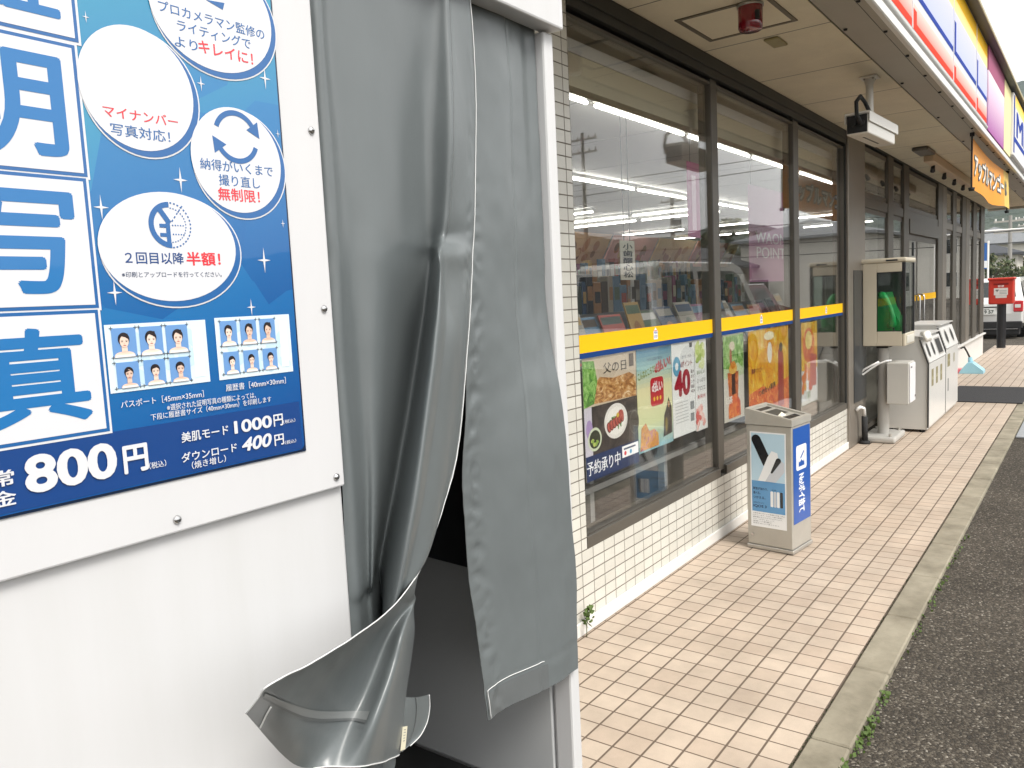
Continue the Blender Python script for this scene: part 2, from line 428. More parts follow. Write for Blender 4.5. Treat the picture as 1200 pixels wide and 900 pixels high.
# ------------------------------------------------------------------ ground
g = MB()
g.add([(-400, -900, -0.030), (2500, -900, -0.030), (2500, 900, -0.030), (-400, 900, -0.030)], [(0, 1, 2, 3)], ASPHALT)
structure(g.build('asphalt_ground'), 'dark speckled asphalt of the car park beside the kerb', 'ground')
g = MB(); g.box(-4, 20.4, 0.756, 1.835, -0.20, 0.0, TILE_FLOOR)
structure(g.build('tiled_walkway'), 'beige square tiled walkway in front of the shop', 'walkway')
g = MB()
x = -4.0
random.seed(3)
while x < 20.3:                                      # kerb stones butted end to end
    g.rbox(x+0.004, x+0.596, 0.622, 0.752, -0.2, -0.004, KERB, 0.006, 1); x += 0.6
structure(g.build('kerb'), 'stained concrete kerb edging the tiled walkway', 'kerb')
ROAD = mat('pale_road', (0.33, 0.315, 0.29), 0.9, var=0.15, vscale=0.3)
g = MB(); g.add([(34, 1.0, -0.024), (160, 3.4, -0.024), (160, 11.5, -0.024), (34, 4.2, -0.024)], [(0, 1, 2, 3)], ROAD)
structure(g.build('road'), 'pale road leading away towards the houses', 'road')

# green growth in the kerb joint
MOSS = mat('weed_green', (0.09, 0.15, 0.025), 0.7, var=0.5, vscale=40)
MOSSD = mat('moss_dark', (0.035, 0.045, 0.016), 0.95, var=0.4, vscale=50)
def leaves(mb, cx, cy, cz, n, spread, size, m, tall=0.03):
    for _ in range(n):
        a = random.uniform(0, 6.28); rr = abs(random.gauss(0, 1)); p = Vector((cx+spread[0]*random.gauss(0, 1), cy+spread[1]*random.gauss(0, 1), cz+random.uniform(0, tall)))
        d = Vector((math.cos(a), math.sin(a), random.uniform(0.1, 1.0))).normalized(); s = size*random.uniform(0.5, 1.3)
        q = d.orthogonal().normalized()*s*0.42
        mb.add([p, p+d*s*0.5+q, p+d*s, p+d*s*0.5-q], [(0, 1, 2, 3)], m)
random.seed(11)
g = MB()
for k in range(26):
    x = 2.35+0.12*k+random.uniform(-0.05, 0.05); a = max(0.0, noise.noise((x*1.7, 3.3, 0))+0.28)
    leaves(g, x, 0.612, -0.03, int(15*a), (0.05, 0.008), 0.016, MOSS, 0.014)
leaves(g, 2.74, 0.600, -0.03, 70, (0.07, 0.010), 0.017, MOSS, 0.022)
leaves(g, 3.02, 0.606, -0.03, 26, (0.04, 0.008), 0.015, MOSS, 0.024)
leaves(g, 2.45, 0.612, -0.03, 60, (0.04, 0.01), 0.02, MOSS, 0.024)
tag(g.build('weeds'), 'low green weeds growing where the kerb meets the asphalt', 'weeds', None, 'stuff')
g = MB(); random.seed(5)
for k in range(420):
    x = 2.2+7.0*random.random()**1.6
    if noise.noise((x*2.1, 8, 1)) < -0.12: continue
    leaves(g, x, 0.7545, -0.012, 3, (0.012, 0.0014), 0.006, MOSSD, 0.009)
tag(g.build('moss'), 'dark moss in the joint between tiles and kerb', 'moss', None, 'stuff')
g = MB(); random.seed(8)
leaves(g, 2.90, 1.79, 0.045, 26, (0.012, 0.012), 0.03, MOSS, 0.085)
g.tube([(2.90, 1.80, 0.0), (2.895, 1.795, 0.06), (2.905, 1.785, 0.12)], 0.002, MOSS, 5)
tag(g.build('weed_plant'), 'small green weed sprouting at the foot of the tiled wall', 'weed')

# ------------------------------------------------------------------ ID photo booth
YB = 0.85                                            # front face of its wall
booth = thing('photo_booth', (0.4, 1.3, 0), 'white photo booth with a big blue advert plate and grey curtains', 'photo booth')
XJ, XR = 0.737, 1.335                                # opening's jamb, outer end
mb = MB(); mb.rbox(-0.75, XJ, YB, YB+0.03, 0.02, 2.2, WHITE, 0.004)
mb.build('front_wall', booth)
mb = MB(); mb.rbox(1.302, XR, YB, YB+0.045, 0.02, 1.999, WHITE, 0.005, 2)
mb.build('door_post', booth)
mb = MB(); mb.rbox(XJ+0.002, XR+0.004, YB-0.022, YB+0.02, 2.002, 2.25, WHITE, 0.004)
mb.build('header', booth)
mb = MB()
mb.box(1.312, XR-0.002, YB+0.046, 1.80, 0.02, 2.2, WHITE)                      # end wall
mb.box(-0.75, 1.31, 1.78, 1.80, 0.02, 2.2, INNER)                               # rear wall
mb.box(-0.75, -0.73, YB+0.03, 1.78, 0.02, 2.2, WHITE)
mb.build('shell', booth)
mb = MB(); mb.box(-0.75, XR, YB+0.047, 1.80, 2.2, 2.24, WHITE); mb.build('roof', booth)
mb = MB(); mb.box(-0.73, 1.298, YB+0.05, 1.778, 0.0, 0.449, RUBBER); mb.build('floor', booth)
mb = MB()
mb.rbox(1.300, 1.311, YB+0.05, 1.775, 0.453, 0.945, INNER, 0.003)
mb.build('lining_panel', booth)
mb = MB()
b_ = [(YB+0.05, 2.19), (YB+0.05, 0.975)]
for k in range(9): t = k/8*math.pi/2; b_.append((YB+0.13-0.08*math.cos(t), 0.975-0.045*math.sin(t)))
b_ += [(1.2, 0.94), (1.5, 0.955), (1.775, 0.955), (1.775, 2.19)]
mb.prism(b_, 1.270, 1.2985, 'x', DARK)
mb.build('upper_panel', booth)
mb = MB(); mb.lathe([(0.0, 0.0), (0.12, 0), (0.12, 0.02), (0.03, 0.04), (0.03, 0.3), (0.16, 0.32), (0.17, 0.36), (0.15, 0.38), (0, 0.385)], (0.35, 1.35, 0.4495), DARK)
mb.build('stool', booth)

# advert plate with its printed sheet
plate = MB(); plate.rbox(-0.70, 0.7335, YB-0.011, YB-0.0005, 1.256, 2.18, WHITE_P, 0.0025)
plate_o = plate.build('advert_plate', booth)
for px, py in ((365, 153), (380, 362), (394.5, 559), (208, 609), (395, 8)):
    p = atY(px, py, YB-0.012)
    if px == 395: continue
    s_ = MB(); s_.lathe([(0.0, 0.0042), (0.0025, 0.004), (0.0046, 0.0022), (0.0052, 0.0)], (0, 0, 0), CHROME, 14)
    b3 = MB(); b3.add([(p.x+v[0], p.y-v[2]+0.001, p.z+v[1]) for v in s_.v], s_.f, CHROME, True)
    b3.cyl((p.x-0.002, p.y-0.0033, p.z), (p.x+0.002, p.y-0.0033, p.z), 0.0006, DARK, 6)
    b3.build('screw', plate_o)

def poster_blue():
    mt = bpy.data.materials.new('poster_blue'); mt.use_nodes = True
    t = mt.node_tree; b = t.nodes['Principled BSDF']
    tc = t.nodes.new('ShaderNodeTexCoord'); mp = t.nodes.new('ShaderNodeMapping'); t.links.new(tc.outputs['Object'], mp.inputs[0])
    v = t.nodes.new('ShaderNodeTexVoronoi'); v.feature = 'F1'; v.distance = 'MANHATTAN'; v.inputs['Scale'].default_value = 4.2
    mp.inputs['Rotation'].default_value = (0.3, 0.5, 0.4)
    t.links.new(mp.outputs[0], v.inputs['Vector'])
    sp = t.nodes.new('ShaderNodeSeparateXYZ'); t.links.new(tc.outputs['Object'], sp.inputs[0])
    sc = t.nodes.new('ShaderNodeSeparateColor'); t.links.new(v.outputs['Color'], sc.inputs[0])
    k = math_node(t, 'MULTIPLY_ADD', sc.outputs[0], 0.14, math_node(t, 'MULTIPLY_ADD', sp.outputs[2], 1.0, -1.33))     # printed design: deep blue below, teal above
    k = math_node(t, 'MULTIPLY_ADD', math_node(t, 'SUBTRACT', sp.outputs[0], 0.1), -0.35, k)
    cr = t.nodes.new('ShaderNodeValToRGB'); e = cr.color_ramp.elements
    e[0].position = 0.0; e[0].color = (*lin('#093e80'), 1); e[1].position = 0.62; e[1].color = (*lin('#3d9ab2'), 1)
    q = e.new(0.14); q.color = (*lin('#0b5092'), 1); q = e.new(0.28); q.color = (*lin('#1467a6'), 1); q = e.new(0.42); q.color = (*lin('#2679b0'), 1)
    t.links.new(k, cr.inputs[0]); t.links.new(cr.outputs[0], b.inputs['Base Color'])
    b.inputs['Roughness'].default_value = 0.25; b.inputs['Coat Weight'].default_value = 0.7; b.inputs['Coat Roughness'].default_value = 0.015; b.inputs['Coat IOR'].default_value = 1.5
    return mt
PB = poster_blue()
W_ = ink('#d9dade', 0.3, 0.5); NAVY = ink('#0d3f7c', 0.3, 0.7); MID = ink('#1d5f9e', 0.3, 0.7); RED = ink('#e0303c', 0.3, 0.7); DK = ink('#16345c', 0.3, 0.7); LB = ink('#7cc3e0', 0.3, 0.7)
YP = YB-0.0135
po = MB()
xr, zb = XZ(357, 526, YP)
frame_k = ink('#06213f', 0.3, 0.5)
po.box(-0.06, xr+0.003, YP+0.0008, YB-0.0113, zb-0.003, 2.10, frame_k)
pr = planeY(YP, po, 0.0003)
pr.rrect(-0.05, zb, xr, 2.09, 0.008, PB, 1)
# darker foot of the sheet
bandL = XZ(0, 530, YP); bandR = XZ(352, 470, YP)
pr.poly([(-0.05, zb+0.002), (xr-0.004, zb+0.002), (xr-0.004, bandR[1]), (-0.05, bandR[1]-0.001)], ink('#0c3f80', 0.3, 0.9), 2)
# large vertical title, one character to a white square
TITLE = [('証', (78, -80), (81, 44)), ('明', (83, 57), (95, 203)), ('写', (96, 213), (109, 357)), ('真', (110, 367), (122, 502))]
for chx, ptop, pbot in TITLE:
    x1, z1 = XZ(*ptop, YP); x1b, z0 = XZ(*pbot, YP); X1 = (x1+x1b)/2+0.001; hgt = z1-z0; X0 = X1-hgt*1.06
    pr.rect(X0-0.006, z0-0.006, X1+0.006, z1+0.006, W_, 3); pr.rect(X0-0.0035, z0-0.0035, X1+0.0035, z1+0.0035, MID, 4); pr.rect(X0, z0, X1, z1, W_, 5)
    pr.text(chx, X0+0.014, z0+0.012, X1-0.012, hgt-0.024, ink('#1b6fae', 0.3, 0.7), 6, 0.022, 6)
def bubble(l, r_, t_, b__, off=(4, 4)):
    xl = XZ(*l, YP)[0]; xr_ = XZ(*r_, YP)[0]; zt = XZ(*t_, YP)[1]; zb_ = XZ(*b__, YP)[1]
    cx, cz, rx, rz = (xl+xr_)/2, (zt+zb_)/2, (xr_-xl)/2, (zt-zb_)/2
    o = 0.0045
    pr.ell(cx+o, cz-o, rx+0.0035, rz+0.0035, W_, 3); pr.ell(cx+o, cz-o, rx+0.0018, rz+0.0018, MID, 4); pr.ell(cx, cz, rx, rz, W_, 5)
    return cx, cz, rx, rz
bubble((90, 92), (226, 124), (146, 29), (178, 178)); bubble((223, 184), (329, 210), (270, 126), (291, 250)); bubble((112, 270), (276, 302), (190, 225), (202, 353))
bubble((172, -8), (318, 50), (236, -60), (268, 87))
T = lambda body, a, b, h, m=MID, bold=0.008: ptext(pr, YP, body, a, b, h, m, 6, bold)
T('プロカメラマン監修の', (185, 14), (309, 47), 13); T('ライティングで', (207, 37), (293, 58), 13); T('より', (204, 54), (231, 61), 12); T('キレイに！', (232, 60), (296, 78), 14, RED, 0.014)
pr.poly([XZ(240, 0, YP), XZ(262, 4, YP), XZ(260, 12, YP), XZ(243, 2, YP)], MID, 6)
T('マイナンバー', (120, 136), (208, 150), 13, RED, 0.012); T('写真対応！', (129, 157), (199, 169), 14)
T('納得がいくまで', (234, 199), (319, 207), 13); T('撮り直し', (256, 217), (304, 222), 13); T('無制限！', (255, 233), (304, 240), 15, RED, 0.014)
# turning arrows
cx, cz = XZ(276, 161, YP); rr_ = 0.031
for a0, a1, s_ in ((35, 160, 1), (215, 340, -1)):
    pr.ring(cx, cz, rr_, rr_, 0.0062, MID, 6, a0, a1, 24)
for a0, d_ in ((35, -1), (215, -1)):
    t_ = R(a0); rm = rr_-0.003; px_, pz_ = cx+rm*math.cos(t_), cz+rm*math.sin(t_); tx, tz = math.sin(t_), -math.cos(t_)
    nx, nz = math.cos(t_), math.sin(t_)
    pr.poly([(px_+nx*0.010, pz_+nz*0.010), (px_-nx*0.010, pz_-nz*0.010), (px_+tx*0.017, pz_+tz*0.017)], MID, 6)
# yen coin, half of it only dotted
cx, cz = XZ(198.5, 264, YP); ry = (XZ(198, 237, YP)[1]-XZ(198, 291, YP)[1])/2
pr.ring(cx, cz, ry, ry, 0.006, MID, 6, 90, 270, 30)
for k in range(18):
    t_ = R(-88+k*10); pr.ring(cx, cz, ry, ry, 0.0016, MID, 6, -88+k*10, -83+k*10, 2)
    pr.ring(cx, cz, ry-0.006, ry-0.006, 0.0012, MID, 6, -88+k*10, -83+k*10, 2)
pr.line(cx-0.013, cz+0.019, cx-0.001, cz+0.002, 0.006, MID, 6)
for dz in (0.0, -0.010): pr.line(cx-0.013, cz+dz-0.001, cx-0.001, cz+dz-0.001, 0.0042, MID, 6)
pr.line(cx-0.003, cz+0.003, cx-0.003, cz-0.022, 0.005, MID, 6)
for k in range(5):
    f_ = k/5; pr.line(cx+0.002+0.016*f_, cz+0.004+0.02*f_, cx+0.002+0.016*(f_+0.1), cz+0.004+0.02*(f_+0.1), 0.0015, MID, 6)
    for dz in (0.0, -0.010): pr.line(cx+0.002+0.016*f_, cz+dz, cx+0.002+0.016*(f_+0.1), cz+dz, 0.0015, MID, 6)
T('２回目以降', (146, 308), (215, 311), 14, NAVY, 0.016); T('半額！', (218, 311), (258, 312), 16, RED, 0.024)
T('※印刷とアップロードを行ってください。', (142, 325), (259, 325), 6.5, DK, 0.004)
for px, py, r_ in ((100, 20, 7), (310, 92, 13), (235, 98, 9), (211, 211, 15), (118, 243, 15), (134, 343, 15), (309, 305, 15), (294, 360, 10), (325, 157, 5), (331, 262, 5)):
    x0, z0 = XZ(px, py, YP); rr = z0-XZ(px, py+r_, YP)[1]; pr.star(x0, z0, rr, W_, 3)
# two sheets of sample portraits
SKIN = ink('#ecd0bf', 0.3, 0.7); HAIR = ink('#241b1c', 0.3, 0.7); BACKD = ink('#6a97cd', 0.3, 0.7); SHEET = ink('#d7e9f2', 0.3, 0.7); LIP = ink('#b9655c', 0.3, 0.7); TOP_ = ink('#efe9e6', 0.3, 0.7); DOT = ink('#44484c'); SLIP = ink('#e8f0f0', 0.3, 0.7); SHEET2 = ink('#c3dceb', 0.3, 0.7)
SK3 = [SKIN, ink('#e4c3b0', 0.3, 0.7), ink('#f0d9ca', 0.3, 0.7)]
def portrait(x0, z0, x1, z1, k):
    global SKIN
    SKIN = random.choice(SK3)
    w_, h_ = x1-x0, z1-z0; cx = (x0+x1)/2+random.uniform(-0.03, 0.03)*w_; s = (0.88 if k else 1.0)*random.uniform(0.95, 1.04)
    pr.rect(x0, z0, x1, z1, BACKD, 5)
    pr.ell(cx, z0+h_*0.61, w_*0.245*s, h_*0.235*s, HAIR, 6, 24)
    sh = []
    for i in range(13):
        t = math.pi*i/12; sh.append((cx+w_*0.44*s*math.cos(t), z0+h_*0.20*s*math.sin(t)**0.7))
    pr.poly(sh, SKIN, 6); pr.rect(cx-w_*0.12*s, z0+h_*0.18, cx+w_*0.12*s, z0+h_*0.42, SKIN, 7)
    pr.poly([(cx-w_*0.44*s, z0), (cx-w_*0.36*s, z0+h_*0.10*s), (cx-w_*0.15, z0+h_*0.075), (cx+w_*0.15, z0+h_*0.075), (cx+w_*0.36*s, z0+h_*0.10*s), (cx+w_*0.44*s, z0)], TOP_, 8)
    pr.ell(cx, z0+h_*0.53, w_*0.185*s, h_*0.21*s, SKIN, 8.1, 24); pr.ell(cx, z0+h_*0.36, w_*0.10*s, h_*0.02, ink('#cfa893', 0.3, 0.7), 7.9, 16)
    pr.poly([(cx-w_*0.22*s, z0+h_*0.60), (cx-w_*0.10*s, z0+h_*0.70*s+h_*0.03), (cx+w_*0.05, z0+h_*0.68), (cx+w_*0.21*s, z0+h_*0.585), (cx+w_*0.16*s, z0+h_*0.76*s+h_*0.05), (cx-w_*0.16*s, z0+h_*0.76*s+h_*0.05)], HAIR, 9)
    for sgn in (-1, 1):
        pr.ell(cx+sgn*w_*0.095*s, z0+h_*0.53, w_*0.042, h_*0.012, HAIR, 9, 10); pr.rect(cx+sgn*w_*0.095*s-w_*0.05, z0+h_*0.562, cx+sgn*w_*0.095*s+w_*0.05, z0+h_*0.572, ink('#5b4038'), 9)
    pr.ell(cx, z0+h_*0.40, w_*0.065, h_*0.014, LIP, 9, 12); pr.ell(cx, z0+h_*0.455, w_*0.03, h_*0.008, ink('#cf9a80'), 9, 10)
for (tl, br, gx, gy, npx) in (((121, 377), (246, 451), [(130.5, 382, 158.5, 420), (162, 380, 190.5, 419), (194, 379, 221, 417), (134, 425, 158, 456), (166, 422, 190, 453), (197, 420, 220, 451)], 1, 0),
                              ((245, 369), (343, 439), [(252, 376, 271.5, 407), (278, 375, 297.5, 405), (303, 374, 321, 402), (256, 411, 275, 437), (281, 409, 300, 435), (306, 407, 324, 432)], 1, 1)):
    xa, za = XZ(tl[0], tl[1]+4, YP); xb, zbb = XZ(br[0], br[1]-4, YP)
    if npx == 1: xa = xa+0.006
    pr.rect(xa, zbb, xb, za, SHEET, 3)
    for k in range(16): pr.ell(random.uniform(xa+0.01, xb-0.01), random.uniform(zbb+0.01, za-0.01), 0.011, 0.006, SHEET2, 3.5, 12, random.uniform(0, 3))
    wS = xb-xa; hS = za-zbb
    for r0 in (0, 1):
        for c0 in (0, 1, 2):
            s = 1.0 if npx == 0 else 0.94; pw = wS*0.225*s; ph = hS*(0.43 if r0 == 0 else 0.38)*s
            X0 = xa+wS*(0.055+c0*0.258); Z1 = za-hS*(0.055 if r0 == 0 else 0.56)
            portrait(X0+(pw*0.06 if r0 else 0), Z1-ph, X0+pw, Z1, r0)
            for (dx, dz) in ((0, 0), (pw, 0), (0, -ph), (pw, -ph)): pr.line(X0+dx-0.002, Z1+dz, X0+dx+0.002, Z1+dz, 0.0007, DOT, 5); pr.line(X0+dx, Z1+dz-0.002, X0+dx, Z1+dz+0.002, 0.0007, DOT, 5.5)
    pr.rect(xa+wS*0.845, zbb+hS*0.1, xa+wS*0.95, za-hS*0.12, SLIP, 4)
T('パスポート［45mm×35mm］', (141, 479), (238, 465), 8.5, W_, 0.006)
T('履歴書［40mm×30mm］', (264, 459), (334, 449), 8, W_, 0.008)
T('※選択された証明写真の種類によっては、', (195, 482), (299, 466), 7.5, W_, 0.008)
T('下段に履歴書サイズ（40mm×30mm）を印刷します', (176, 493), (317, 471), 7.5, W_, 0.008)
T('美肌モード', (212, 519), (267, 509), 12, W_, 0.016); T('1000', (274, 509), (318, 500), 15, W_, 0.03); T('円', (320, 500), (331, 498), 14, W_, 0.02); T('（税込）', (331, 497), (345, 494), 4.5, W_)
T('ダウンロード', (212, 541), (277, 530), 11, W_, 0.016)
ptext(pr, YP, '400', (283, 530), (318, 522), 16, W_, 6, 0.03, shear=0.2); T('円', (321, 523), (332, 520), 13, W_, 0.02); T('（税込）', (333, 521), (346, 518), 4.5, W_); T('（焼き増し）', (224, 549), (264, 542), 9, W_, 0.01)
T('800', (30, 580), (138, 558), 44, W_, 0.035); T('円', (145, 556), (174, 550), 33, W_, 0.03); T('（税込）', (174, 550), (194, 546), 8, W_)
x0 = XZ(17, 570, YP)[0]
for bd, py in (('通常', 569), ('料金', 593)):
    zz = XZ(8, py, YP)[1]; pr.text(bd, x0-0.046, zz, x0, XZ(8, py-19, YP)[1]-zz, W_, 6, 0.018)
po.build('poster', plate_o)

# ------------------------------------------------------------------ the booth's two curtains
def spline(P, n):
    """Catmull-Rom through the rows of P (each a list of Vectors), n steps per interval"""
    out = []
    for i in range(len(P)-1):
        a, b, c, d = P[max(i-1, 0)], P[i], P[i+1], P[min(i+2, len(P)-1)]
        for k in range(n):
            t = k/n; t2 = t*t; t3 = t2*t
            out.append([((b_*2)+(c_-a_)*t+(a_*2-b_*5+c_*4-d_)*t2+(b_*3-a_-c_*3+d_)*t3)*0.5 for a_, b_, c_, d_ in zip(a, b, c, d)])
    out.append(list(P[-1]))
    return out
def surface(rows, nu, nv):
    G = spline(rows, nv)                              # along the height
    T_ = [list(x) for x in zip(*G)]                   # transpose, spline across
    T_ = spline(T_, nu)
    return [list(x) for x in zip(*T_)]
def grid_mesh(mb, G, m):
    nr, nc = len(G), len(G[0]); vs = [p for r_ in G for p in r_]
    fs = [(i*nc+j, i*nc+j+1, (i+1)*nc+j+1, (i+1)*nc+j) for i in range(nr-1) for j in range(nc-1)]
    mb.add(vs, fs, m, True)

def lerp(a, b, t): return a+(b-a)*t
UP = [  # height, pixel columns (jamb, pleat, valley, flat, deep valley, ridge), free edge pixel, depths of valley, ridge and edge
    (2.05, (354, 368, 381, 438, 502, 522), (538, -85), 0.858, 0.845, 0.842),
    (1.95, (360, 374, 388, 440, 500, 524), (550, -4), 0.862, 0.842, 0.846),
    (1.87, (365, 377, 392, 442, 498, 526), (556, 75), 0.868, 0.838, 0.848),
    (1.76, (371, 384, 400, 446, 496, 527), (557.5, 155), 0.874, 0.834, 0.850),
    (1.64, (378, 391, 408, 450, 497, 522), (556, 245), 0.882, 0.846, 0.850),
    (1.60, (380, 394, 410, 450, 500, 517), (555, 278), 0.886, 0.846, 0.852),
    (1.575, (382, 396, 411, 450, 503, 513), (553.5, 300), 0.892, 0.792, 0.852),
    (1.54, (384, 398, 413, 450, 501, 514), (552, 330), 0.894, 0.786, 0.852),
    (1.46, (388, 401, 417, 449, 494, 508), (548, 395), 0.900, 0.778, 0.848),
    (1.35, (394, 407, 423, 446, 482, 497), (543, 465), 0.902, 0.772, 0.840),
    (1.25, (400, 413, 428, 443, 469, 485), (536, 528), 0.902, 0.770, 0.828),
    (1.17, (404, 417, 430, 440, 457, 473), (524, 580), 0.905, 0.776, 0.812),
    (1.10, (408, 420, 431, 437, 446, 462), (507, 633), 0.912, 0.790, 0.796),
]
LOW = [  # height of the rear layer, then the front layer's pixels with their depths: turn, cone, crease, flap, free edge
    (1.075, (457, 712, .802), (467, 702, .792), (475, 692, .790), (483, 681, .789), (491, 669, .788), (498, 656, .788)),
    (1.05, (452, 730, .822), (469, 713, .806), (480, 700, .800), (487, 690, .796), (488, 684, .789), (486, 679, .780)),
    (1.00, (448, 752, .850), (478, 713, .832), (487, 703, .818), (481, 705, .803), (468, 710, .775), (455, 716, .748)),
    (0.95, (447, 774, .868), (485, 738, .835), (474, 738, .780), (457, 739, .808), (435, 743, .752), (412, 748, .705)),
    (0.89, (450, 798, .880), (481, 775, .838), (465, 776, .770), (438, 779, .808), (400, 780, .748), (360, 779, .668)),
    (0.83, (454, 826, .885), (476, 815, .842), (452, 818, .760), (421, 821, .805), (368, 818, .752), (315, 803, .640)),
    (0.79, (456, 848, .888), (472, 850, .842), (440, 857, .756), (407, 852, .798), (357, 850, .772), (302, 819, .668)),
    (0.76, (450, 880, .888), (467, 884, .845), (432, 897, .765), (388, 897, .785), (345, 896, .800), (288, 836, .705)),
]
rows = []
for Z, c, pe, yv, yr, ye in UP:
    dep = (YB+0.003, 0.845, 0.860, 0.853, yv, yr)
    row = [Vector((x_for(px, d, Z), d, Z)) for px, d in zip(c, dep)]
    E_ = atY(pe[0], pe[1], ye); A_ = row[5]
    for k in range(1, 6):
        t = k/5; row.append(A_.lerp(E_, t)+Vector((0, (-0.016 if Z < 1.5 else 0.004)*math.sin(t*math.pi), 0)))
    rows.append(row)
for (Z, *pts) in LOW:
    y_ = (1.907-Z)/0.001169
    xj = 363+0.0658*y_
    row = [Vector((x_for(px, d, Z), d, Z)) for px, d in ((xj, YB+0.003), (xj+11, 0.852), (xj+20, 0.868), (xj+27, 0.870), (xj+36, 0.915))]
    row += [atY(px, py, d) for px, py, d in pts]
    rows.append(row)
G = surface(rows, 10, 10)
nr, nc = len(G), len(G[0])
for i in range(nr):
    for j in range(nc):
        p = G[i][j]; u_ = j/(nc-1); v_ = i/(nr-1)
        edge = max(0.0, 1-abs(u_-0.93)/0.09)
        a = 0.0018*noise.noise((p.x*14, p.y*20, p.z*4.5))+0.0007*noise.noise((p.x*34+5, p.y*30, p.z*13))+0.0008*abs(noise.noise((p.x*22+9, 4.0, p.z*9+p.x*12)))
        a += edge*0.0022*noise.noise((p.x*60, 3.1, p.z*55))*(1 if v_ < 0.55 else 0.4)
        a += 0.0013*max(0, 1-u_/0.08)*noise.noise((1.7, p.y*30, p.z*38))
        if 0 < j < nc-1 or True: G[i][j] = p+Vector((0, a, 0.3*a))
mb = MB(); grid_mesh(mb, G, VINYL)
cur = thing('curtain', (0.9, 0.85, 0.75), 'grey vinyl curtain swept open, its lower corner folded over and blown outwards', 'curtain')
mb.build('sheet', cur)
mb = MB(); mb.tube([p+Vector((0, -0.0008, 0)) for p in [r_[-1] for r_ in G]], 0.0009, PIPING, 6)
mb.tube([p+Vector((0, -0.0006, -0.0004)) for p in G[-1][int(nc*0.47):int(nc*0.86)]], 0.0009, PIPING, 6)
mb.build('piping', cur)
# hem band and pocket stitched along the foot of the flap
def strip(G, i0, i1, j0, j1, off, m, mb):
    H = [[G[i][j] for j in range(j0, j1+1)] for i in range(i0, i1+1)]
    out = []
    for a in range(len(H)):
        rw = []
        for b in range(len(H[0])):
            p = H[a][b]; du = H[a][min(b+1, len(H[0])-1)]-H[a][max(b-1, 0)]; dv = H[min(a+1, len(H)-1)][b]-H[max(a-1, 0)][b]
            n_ = du.cross(dv)
            n_ = n_.normalized() if n_.length > 1e-12 else Vector((0, -1, 0))
            if n_.dot(CAM-p) < 0: n_ = -n_
            rw.append(p+n_*off)
        out.append(rw)
    grid_mesh(mb, out, m)
mb = MB(); strip(G, nr-17, nr-14, int(nc*0.74), nc-2, 0.0011, mat('grey_vinyl_band', (0.25, 0.265, 0.265), 0.4), mb)
strip(G, nr-14, nr-13, int(nc*0.74), nc-2, 0.0014, VINYL2, mb)
mb.build('hem_band', cur)
mb = MB()
q = [G[i][nc-4] for i in range(nr-11, nr-1)]
mb.tube([p+Vector((0, -0.0015, 0)) for p in q], 0.0011, PIPING, 5)
mb.build('hem_stitching', cur)
pc = [[(462, 815), (476, 817), (489, 817), (502.5, 814)], [(462, 832), (476, 832), (490, 831), (503, 829)], [(460, 850), (474, 850), (488, 849), (500, 846)], [(456, 868), (470, 868), (482, 866), (492, 862)], [(448, 890), (462, 886), (472, 880), (480, 874)]]
rws = [[atY(x, y, 0.880-0.006*math.sin(j*1.3+i*0.5)) for j, (x, y) in enumerate(r_)] for i, r_ in enumerate(pc)]
G3 = surface(rws, 6, 6); mb = MB(); grid_mesh(mb, G3, VINYL); mb.build('inner_corner', cur)
mb = MB(); mb.tube([r_[-1]+Vector((0, -0.001, 0)) for r_ in G3], 0.0009, PIPING, 5); mb.tube([r_[-8]+Vector((0, -0.001, 0)) for r_ in G3], 0.0007, VINYL2, 5); mb.build('corner_piping', cur)
p0, p1, p2, p3 = [atY(px, py, 0.838) for px, py in ((472, 852), (477.5, 851), (475, 878), (469.5, 880))]
mb = MB(); mb.add([p0, p1, p2, p3, p0+Vector((0, .0008, 0)), p1+Vector((0, .0008, 0)), p2+Vector((0, .0008, 0)), p3+Vector((0, .0008, 0))],
       [(0, 1, 2, 3), (7, 6, 5, 4), (0, 4, 5, 1), (1, 5, 6, 2), (2, 6, 7, 3), (3, 7, 4, 0)], mat('ivory_tag', (0.68, 0.64, 0.48), 0.6))
for k in range(5):
    t = 0.12+0.12*k; a = p0.lerp(p3, t); b = p1.lerp(p2, t); mb.tube([a.lerp(b, 0.3)+Vector((0, -0.0005, 0)), a.lerp(b, 0.7)+Vector((0, -0.0005, 0))], 0.0003, DK, 4)
mb.build('care_tag', cur)

# second curtain, hanging nearly straight
rows = []
for k in range(15):
    Z = lerp(2.05, 0.752, k/14)
    yy = (2.0-Z)
    pxl = [(2.05, 520), (1.9, 540), (1.7, 544), (1.5, 545), (1.3, 546), (1.2, 541), (1.05, 547), (0.9, 560), (0.75, 572)]
    for (za, xa), (zb_, xb) in zip(pxl, pxl[1:]):
        if za >= Z >= zb_: xl_px = lerp(xa, xb, (za-Z)/(za-zb_))
    X0 = x_for(xl_px, 0.868, Z)
    X1 = 1.300+0.008*max(0, (k/14-0.5)/0.5)+(0.012*max(0, 1-abs(Z-0.94)/0.2) if Z < 1.14 else 0)
    row = []
    for j in range(11):
        t = j/10; X = lerp(X0, X1, t)
        Y = 0.868+0.004*math.sin(t*9+0.6*math.sin(k*0.4))*(1-0.5*k/14)+0.006*math.exp(-((t-0.93)/0.06)**2)*(0.6+0.4*math.sin(k))
        fr_ = min(1, max(0, (k/14-0.42)/0.22)); fr_ = fr_*fr_*(3-2*fr_)
        Y = lerp(Y, 0.836+0.25*(Y-0.868), fr_*min(1, max(0, (t-0.25)/0.5)))
        row.append(Vector((X, Y, Z-(0.0 if k < 14 else 0.0))))
    rows.append(row)
G2 = surface(rows, 12, 14)
nr2, nc2 = len(G2), len(G2[0])
